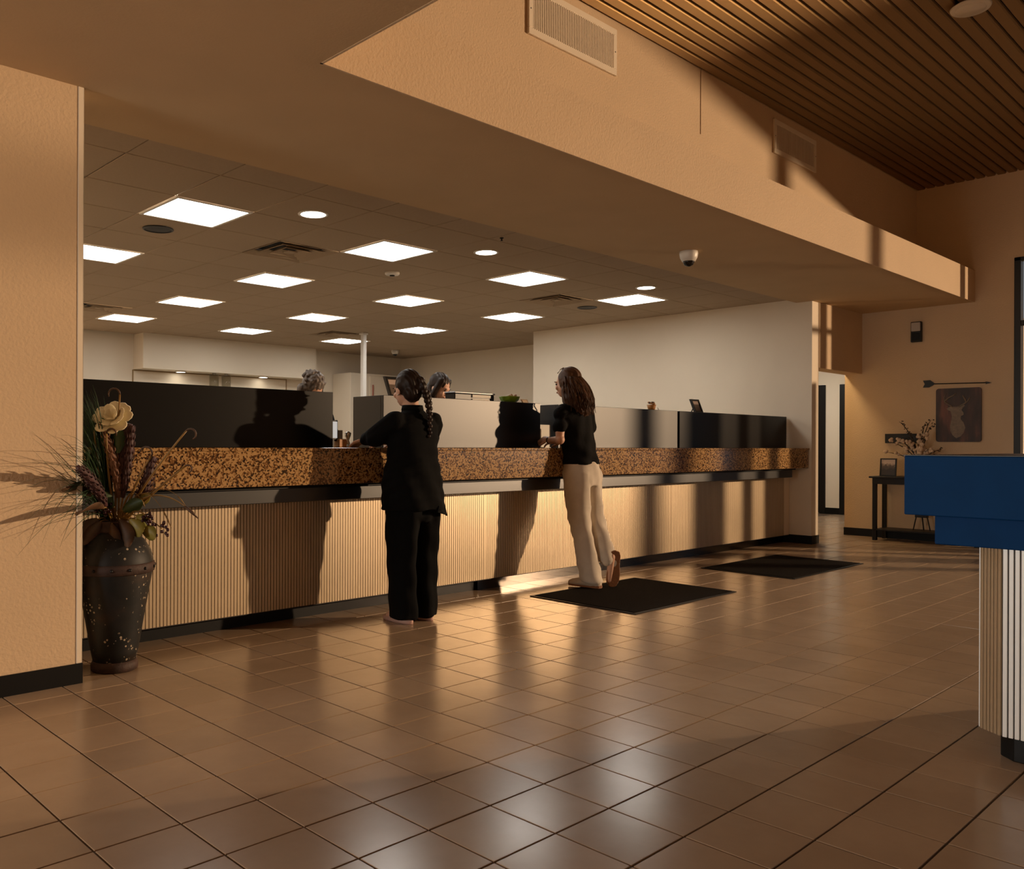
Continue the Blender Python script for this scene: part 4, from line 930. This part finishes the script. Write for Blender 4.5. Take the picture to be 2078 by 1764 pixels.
# --- two tellers behind the screens
def teller(loc, label, hz, mhair, shirt_m, grey=False, tilt=0.5, turn=0.0):
    t = thing('person', label, 'person', loc, 'tellers behind the screens', PI)
    hc = (0, 0.04, hz)
    b = MB(); rot = head(b, hc, tilt, turn, 1.0)
    z = hz-0.17
    b.caps_chain([(0, 0.02, hz-0.08), (0, 0, z)], [0.05, 0.056])
    b.loft([(0, 0, z+0.02, 0.10, 0.06), (0, 0, z-0.05, 0.16, 0.09), (0, 0, z-0.3, 0.13, 0.10), (0, 0, z-0.52, 0.15, 0.11)])
    for q in (-1, 1):
        b.caps_chain([(q*0.17, 0, z-0.05), (q*0.22, 0.06, z-0.30), (q*0.15, 0.30, z-0.32)], [0.046, 0.04, 0.026])
        hand(b, (q*0.145, 0.32, z-0.32), (-q*0.2, 1, -0.05), (0, 0, 1), -q, 0.5)
        b.caps_chain([(q*0.085, 0, z-0.55), (q*0.09, 0.01, z*0.36), (q*0.085, 0, 0.06)], [0.08, 0.052, 0.036])
        b.caps_chain([(q*0.085, -0.03, 0.04), (q*0.09, 0.14, 0.032)], [0.03, 0.028])
    mpart(t, 'body', remesh(b, 0.0065, 'body', M_skin, 3)); face_bits(t, hc, rot, closed=True)
    s = MB().loft([(0, 0.005, z+0.025, 0.07, 0.066), (0, 0, z-0.01, 0.15, 0.09), (0, 0, z-0.08, 0.185, 0.115), (0, 0, z-0.3, 0.165, 0.125), (0, 0, z-0.55, 0.18, 0.14)], 24)
    for q in (-1, 1): s.caps_chain([(q*0.155, 0, z-0.05), (q*0.222, 0.06, z-0.30), (q*0.16, 0.24, z-0.32)], [0.066, 0.058, 0.042], 14)
    mpart(t, 'top', remesh(s, 0.011, 'top', shirt_m, 4))
    p = MB().loft([(0, 0, z-0.5, 0.165, 0.125), (0, 0, z-0.66, 0.17, 0.13)], 20)
    for q in (-1, 1): p.loft([(q*0.085, 0, z-0.6, 0.09, 0.115), (q*0.088, 0, z*0.36, 0.075, 0.085), (q*0.085, 0, 0.05, 0.07, 0.08)], 18)
    mpart(t, 'trousers', remesh(p, 0.012, 'trousers', M_blackcloth, 4))
    for q in (-1, 1): part(t, 'shoe', MB().ell((q*0.088, 0.05, 0.034), (0.048, 0.135, 0.034), 16, 10), M_frame, True, local=True)
    c = Vector(hc); h = MB(); h.ell(c+rot @ Vector((0, -0.016, 0.036)), (0.086, 0.096, 0.092), 20, 14, rot)
    if grey:
        for k in range(70):
            a = R.uniform(0, 6.28); e = R.uniform(0.15, 1.4)
            h.ell(c+rot @ Vector((0.090*math.cos(a)*math.cos(e), -0.03+0.098*math.sin(a)*math.cos(e), 0.03+0.096*math.sin(e))), (0.020, 0.015, 0.012), 8, 6, Euler((R.random(), R.random(), R.random()*6)).to_matrix())
        h.caps_chain([c+Vector((-0.075, -0.03, 0)), c+Vector((-0.095, -0.04, -0.10))], [0.04, 0.035]); h.caps_chain([c+Vector((0.075, -0.03, 0)), c+Vector((0.09, -0.04, -0.10))], [0.04, 0.03])
    else:
        for q in (-1, 1): h.caps_chain([c+rot @ Vector((q*0.055, 0.030, 0.065)), c+rot @ Vector((q*0.080, 0.020, -0.02)), c+Vector((q*0.085, -0.04, -0.14)), c+Vector((q*0.09, -0.02, -0.24))], [0.032, 0.026, 0.032, 0.028], 12)
        h.caps_chain([c+Vector((0, -0.06, 0)), c+Vector((0, -0.07, -0.22))], [0.075, 0.08], 14)
    mpart(t, 'hair', remesh(h, 0.0055, 'hair', mhair, 2, disp=lambda q: 0.0018*math.sin(q.x*210+q.z*60)))
teller((3.89, 5.62, 0), 'person with wavy greying brown hair bent low behind the left screen', 1.545, M_hair_grey, M_blackcloth, True, 0.75)
teller((5.20, 5.56, 0), 'person with long straight dark hair looking down behind the sunlit screen', 1.615, M_hair_dark, M_blackcloth2, False, 0.40, 0.25)
# ------------------------------------------------------------------ floor vase with dried arrangement
VX, VY = 1.725, 4.15
t = thing('floor_vase', 'tall dark speckled floor vase with rusty bands standing beside the left pier', 'vase', (VX, VY, 0))
part(t, 'body', MB().lathe([(0.100, 0.045), (0.112, 0.10), (0.132, 0.22), (0.156, 0.36), (0.176, 0.47), (0.182, 0.52), (0.180, 0.545), (0.168, 0.585), (0.138, 0.635), (0.100, 0.668), (0.088, 0.685), (0.080, 0.66)], 48, (VX, VY, 0)), M_vase, True)
part(t, 'foot_band', MB().lathe([(0.100, 0.0), (0.110, 0.006), (0.111, 0.03), (0.103, 0.050), (0.098, 0.052)], 40, (VX, VY, 0)), M_rust, True)
part(t, 'neck_band', MB().lathe([(0.092, 0.672), (0.097, 0.685), (0.088, 0.70), (0.090, 0.722), (0.098, 0.730), (0.085, 0.732), (0.078, 0.70)], 40, (VX, VY, 0)), M_rust, True)
band = part(t, 'shoulder_band', MB().lathe([(0.180, 0.478), (0.1865, 0.484), (0.189, 0.505), (0.1865, 0.524), (0.180, 0.530)], 48, (VX, VY, 0)), M_rust, True)
for k in range(14):
    a = 2*PI*k/14+0.2
    part(band, 'rivet', MB().ell((VX+0.189*math.cos(a), VY+0.189*math.sin(a), 0.505), (0.008, 0.008, 0.008), 8, 6), M_frame, True)
ORG = (VX, VY, 0.70)
# image-plane helpers for this spot: u = sideways along the photo, w = depth along the view
ux, uy = math.cos(YAW), -math.sin(YAW); wx, wy = math.sin(YAW), math.cos(YAW)
def at(u, z, w=0.0): return Vector((VX+ux*u+wx*w, VY+uy*u+wy*w, z))
def leafblade(p0, p1, width, bend, m_, parent, name='leaf', n=9, cup=0.25):
    p0, p1 = Vector(p0), Vector(p1); d = (p1-p0); L = d.length; d.normalize()
    s = d.cross(Vector((wx, wy, 0.15))).normalized(); nn = s.cross(d)
    vs = []
    for i in range(n):
        u = i/(n-1); w = width*(math.sin(PI*min(1, u*0.92+0.05))**0.8); c = p0+d*L*u+nn*bend*math.sin(PI*u)
        vs += [c-s*w+nn*cup*w, c-nn*cup*w*0.4, c+s*w+nn*cup*w]
    top = len(vs); vs += [v-nn*0.0016 for v in vs]; fs = []
    for i in range(n-1):
        for j in range(2):
            a = i*3+j; fs.append((a, a+1, a+4, a+3)); fs.append((top+a, top+a+3, top+a+4, top+a+1))
        fs.append((i*3, i*3+3, top+i*3+3, top+i*3)); fs.append((i*3+2, top+i*3+2, top+i*3+5, i*3+5))
    return part(parent, name, MB().add(vs, fs), m_, True)
def clear(ps, front):      # keep blades off the pier: in front of its face, or beside its edge
    out = []
    for p in ps:
        p = Vector(p)
        if front and p.x < 1.545 and p.y > 3.98: p.y = 3.98
        if not front and p.x < 1.53 and p.y > 3.98: p.x = 1.53+0.05*(p.x-1.53)**2
        out.append(p)
    return out
# grass tuft at the left
t = thing('grass_tuft', 'tuft of long dark green grass blades at the left of the vase against the pier', 'plant', ORG)
g = MB()
for k in range(260):
    u1 = R.uniform(-0.24, -0.03); z1 = R.uniform(1.0, 1.42)-max(0, -u1-0.17)*2.2
    w1 = R.uniform(-0.14, 0.05); dr = R.uniform(0, 0.12)
    p = sweep(at(R.uniform(-0.06, -0.01), 0.72, R.uniform(-0.03, 0.03)), at(u1*0.55, 0.72+(z1-0.72)*0.75, w1*0.4), at(u1-dr*0.5, z1-dr*0.4, w1), 7)
    g.tube(clear(p, False), [0.0042, 0.0042, 0.0038, 0.0034, 0.0028, 0.0020, 0.0012, 0.0004], 4, 0.4)
part(t, 'blades', g, M_grass, True, kind='stuff')
# trailing fine grass spilling over the pier
t = thing('grass_spray', 'fine arching grass spray reaching forward and left before the pier', 'plant', ORG)
g = MB()
for k in range(34):
    u1 = R.uniform(-0.24, -0.04); z1 = R.uniform(0.62, 1.18)
    p = sweep(at(-0.03, 0.72), at(u1*0.5, 1.05+R.uniform(-0.2, 0.14), -0.20), at(u1, z1, R.uniform(-0.62, -0.30)), 9)
    g.tube(clear(p, True), [0.0024]*6+[0.0019, 0.0014, 0.0009, 0.0004], 4, 0.5)
part(t, 'blades', g, M_grass, True, kind='stuff')
# cream flower
t = thing('cream_flower', 'large cream artificial flower at the top left of the vase arrangement', 'flower', ORG)
fc = at(-0.005, 1.225, -0.02)
axis = Vector((-wx*0.8, -wy*0.8, 0.55)).normalized(); FR = Vector((0, 0, 1)).rotation_difference(axis).to_matrix()
part(t, 'stem', MB().tube(sweep(at(0, 0.70), at(-0.03, 0.95), fc, 8), 0.005, 6), M_leaf, True)
for k in range(22):
    ring = 0 if k < 9 else (1 if k < 16 else 2)
    a = k*2.4; lift = (0.15, 0.55, 1.0)[ring]; rr = (0.078, 0.056, 0.036)[ring]
    out = Vector((math.cos(a)*math.cos(lift), math.sin(a)*math.cos(lift), math.sin(lift)))
    cpos = fc+FR @ (out*rr*0.75)
    tt = Vector((-math.sin(a), math.cos(a), 0)); q = out.cross(tt).normalized()
    rot3 = FR @ Matrix((tt, out, q)).transposed()
    part(t, 'petal', MB().ell(cpos, (0.036-0.006*ring, 0.044-0.006*ring, 0.006), 12, 8, rot3), M_petal, True)
for a, b in ((at(-0.035, 1.10, -0.04), at(-0.045, 1.23, -0.06)), (at(0.03, 1.06, -0.05), at(0.02, 1.20, -0.05))): leafblade(a, b, 0.036, 0.01, M_leaf, t)
# plumes
def plume(p0, p1, p2, w, m_, label):
    t = thing('plume', label, 'plant', ORG, 'feathery plumes in the vase')
    pth = sweep(p0, p1, p2, 14); part(t, 'stem', MB().tube(pth[:6], 0.005, 6), M_stem, True)
    f = MB(); body = pth[4:]; k = len(body)
    f.tube(body, [w*(0.35+0.65*math.sin(PI*(i+0.8)/(k+0.6))) for i in range(k)], 12)
    for i in range(1, k-1):
        d = (body[i+1]-body[i-1]).normalized(); e = d.orthogonal().normalized()
        for q in range(9):
            o = Matrix.Rotation(2*PI*q/9+i*0.4, 3, d) @ e; r = w*(0.35+0.65*math.sin(PI*(i+0.8)/(k+0.6)))
            f.tube([body[i]+o*r*0.8, body[i]+o*r*1.25+d*0.012, body[i]+o*r*1.35+d*0.03], [0.0042, 0.003, 0.0008], 4)
    part(t, 'feathered_head', f, m_, True)
plume(at(0.01, 0.70, 0), at(0.06, 0.95, -0.05), at(-0.055, 1.205, -0.05), 0.022, M_plume_b, 'long brown ribbed plume leaning left below the cream flower')
plume(at(0.02, 0.70, 0), at(0.01, 0.98, 0.0), at(0.068, 1.205, 0.0), 0.034, M_plume, 'thickest dark purple plume standing upright mid vase')
plume(at(0.02, 0.70, -0.02), at(0.07, 0.95, -0.03), at(0.088, 1.195, -0.02), 0.019, M_plume, 'slim dark purple plume just right of the thick one')
plume(at(0.0, 0.70, 0), at(-0.03, 0.85, -0.05), at(-0.13, 1.02, -0.05), 0.020, M_plume, 'dark plume leaning left low in the vase')
plume(at(0.05, 0.72, 0), at(0.14, 0.82, 0), at(0.178, 1.045, 0.02), 0.026, M_plume, 'dark pointed plume right of centre in front of the granite')
plume(at(-0.01, 0.70, 0.0), at(0.0, 0.90, -0.18), at(-0.015, 1.00, -0.42), 0.024, M_plume, 'dark foreshortened plume pointing forward over the vase rim')
# curled stems
def curl(p0, p1, p2, r, lab, hook=1, m_=None):
    t = thing('curled_stem', lab, 'plant', ORG, 'hook tipped stems in the vase')
    p = sweep(p0, p1, p2, 10); d = (p[-1]-p[-2]).normalized(); u = Vector((ux, uy, 0))*hook
    hk = []
    for i in range(1, 9):
        a = PI*1.15*i/8; hk.append(p[-1]+d*r*math.sin(a)+(u-d*u.dot(d)).normalized()*r*(1-math.cos(a)))
    part(t, 'stalk', MB().tube(p, [0.0065]*6+[0.006, 0.0055, 0.005, 0.005, 0.0048], 6), m_ or M_stem, True)
    part(t, 'hook', MB().tube([p[-1]]+hk, [0.0048]*6+[0.0042, 0.0038, 0.003], 6), M_leaf_br, True)
curl(at(0.0, 0.70), at(0.02, 1.05, -0.04), at(0.035, 1.345, -0.04), 0.028, 'tallest hooked stem rising past the cream flower', -1)
curl(at(0.04, 0.72), at(0.15, 0.92, -0.04), at(0.365, 1.17, -0.06), 0.026, 'long hooked stem reaching furthest right before the black screen')
curl(at(0.04, 0.72), at(0.11, 0.92, -0.06), at(0.195, 1.045, -0.06), 0.030, 'hooked stem with a sideways curl before the granite', -1)
curl(at(0.04, 0.72), at(0.18, 0.86, -0.04), at(0.36, 1.0, -0.05), 0.018, 'short hooked stem low before the granite')
curl(at(0.0, 0.72), at(-0.02, 0.95, -0.05), at(-0.015, 1.155, -0.08), 0.024, 'hooked stem curling beside the green leaves', 1)
curl(at(-0.02, 0.72), at(-0.07, 0.95, -0.05), at(-0.085, 1.17, -0.05), 0.024, 'hooked stem left of the cream flower by the grass', 1)
for k, (q1, q2, lab) in enumerate(((at(0.20, 0.98, -0.06), at(0.42, 0.745, -0.05), 'thick ochre strap leaf arching right to a dark tip'), (at(0.16, 1.02, -0.06), at(0.30, 0.70, -0.08), 'thin ochre strap leaf drooping beside the berries'), (at(0.22, 1.00, 0.0), at(0.34, 0.80, 0.02), 'pale thin strap leaf arching over the granite edge'), (at(0.09, 0.97, -0.06), at(0.165, 0.80, -0.06), 'short strap leaf bending over the vase mouth'))):
    t = thing('strap_leaf', lab, 'plant', ORG, 'arching strap leaves in the vase')
    p = sweep(at(0.03, 0.72, -0.02), q1, q2, 14); w = (0.0085, 0.004, 0.0035, 0.005)[k]
    part(t, 'blade', MB().tube(p[:13], [w*0.7]*3+[w]*7+[w*0.9, w*0.7, w*0.5], 6, 0.4), M_stem, True)
    part(t, 'tip', MB().tube(p[12:], [w*0.9, w*1.0, w*0.3], 6), M_leaf_br if k == 0 else M_stem, True)
# broad leaves round the rim
lv = [((0.05, 0.74, -0.08), (0.115, 0.615, -0.14), 0.042, M_leaf_br, 'mottled broad leaf hanging over the front of the vase neck'),
      ((0.10, 0.74, -0.08), (0.165, 0.665, -0.12), 0.040, M_leaf_y, 'olive broad leaf right of the vase neck'),
      ((0.15, 0.70, -0.08), (0.235, 0.655, -0.12), 0.036, M_leaf_y, 'round yellow green leaf lowest at the right'),
      ((0.13, 0.76, -0.08), (0.19, 0.715, -0.10), 0.030, M_leaf_y, 'small olive leaf above the right leaves'),
      ((-0.06, 0.74, -0.06), (-0.17, 0.63, -0.10), 0.046, M_leaf_br, 'russet broad leaf hanging low by the pier'),
      ((-0.04, 0.73, -0.09), (-0.105, 0.625, -0.13), 0.036, M_leaf_br, 'dark russet leaf over the left of the vase neck'),
      ((0.0, 0.80, -0.16), (-0.015, 0.79, -0.43), 0.045, M_leaf_br, 'wide russet leaf pointing forward over the rim'),
      ((-0.03, 0.86, -0.10), (-0.11, 0.90, -0.36), 0.046, M_leaf_br, 'dark leaf above the rim at the far left'),
      ((0.02, 0.80, -0.08), (-0.06, 0.86, -0.13), 0.042, M_leaf, 'dark green leaf at the front centre of the arrangement'),
      ((0.11, 0.80, -0.03), (0.185, 0.865, -0.05), 0.026, M_leaf_y, 'yellow leaf among the stems right of centre'),
      ((0.06, 0.78, -0.06), (0.16, 0.83, -0.08), 0.034, M_leaf, 'dark leaf behind the berries right of centre'),
      ((0.02, 0.72, -0.10), (0.045, 0.60, -0.14), 0.030, M_leaf_br, 'small dark leaf drooping at the front of the rim')]
for a, b_, w, m_, lab in lv:
    t = thing('broad_leaf', lab, 'leaf', ORG, 'broad leaves at the vase rim')
    part(t, 'stem', MB().tube(sweep(at(0, 0.70), at(a[0]*0.6, a[1]+0.02, a[2]*0.5), at(*a), 6), 0.0035, 5), M_stem, True)
    leafblade(at(*a), at(*b_), w, 0.015, m_, t, 'blade')
# berries
for (u, z, w, nb, lab) in ((0.20, 0.745, -0.10, 18, 'cluster of dark berries right of the vase rim'), (0.26, 0.70, -0.10, 10, 'small hanging tail of dark berries at the far right'), (-0.02, 0.79, -0.10, 20, 'dark berry cluster at the centre of the rim')):
    t = thing('berry_cluster', lab, 'berries', ORG, 'dark berry clusters in the vase')
    part(t, 'stem', MB().tube(sweep(at(0.02, 0.72), at(u*0.6, z+0.08, w*0.6), at(u, z, w), 8), 0.003, 5), M_stem, True)
    for k in range(nb):
        c = at(u+R.uniform(-0.03, 0.03), z+R.uniform(-0.035, 0.03), w+R.uniform(-0.02, 0.02))
        part(t, 'berry', MB().ell(c, (0.0085, 0.0085, 0.0085), 10, 7), M_berry, True)
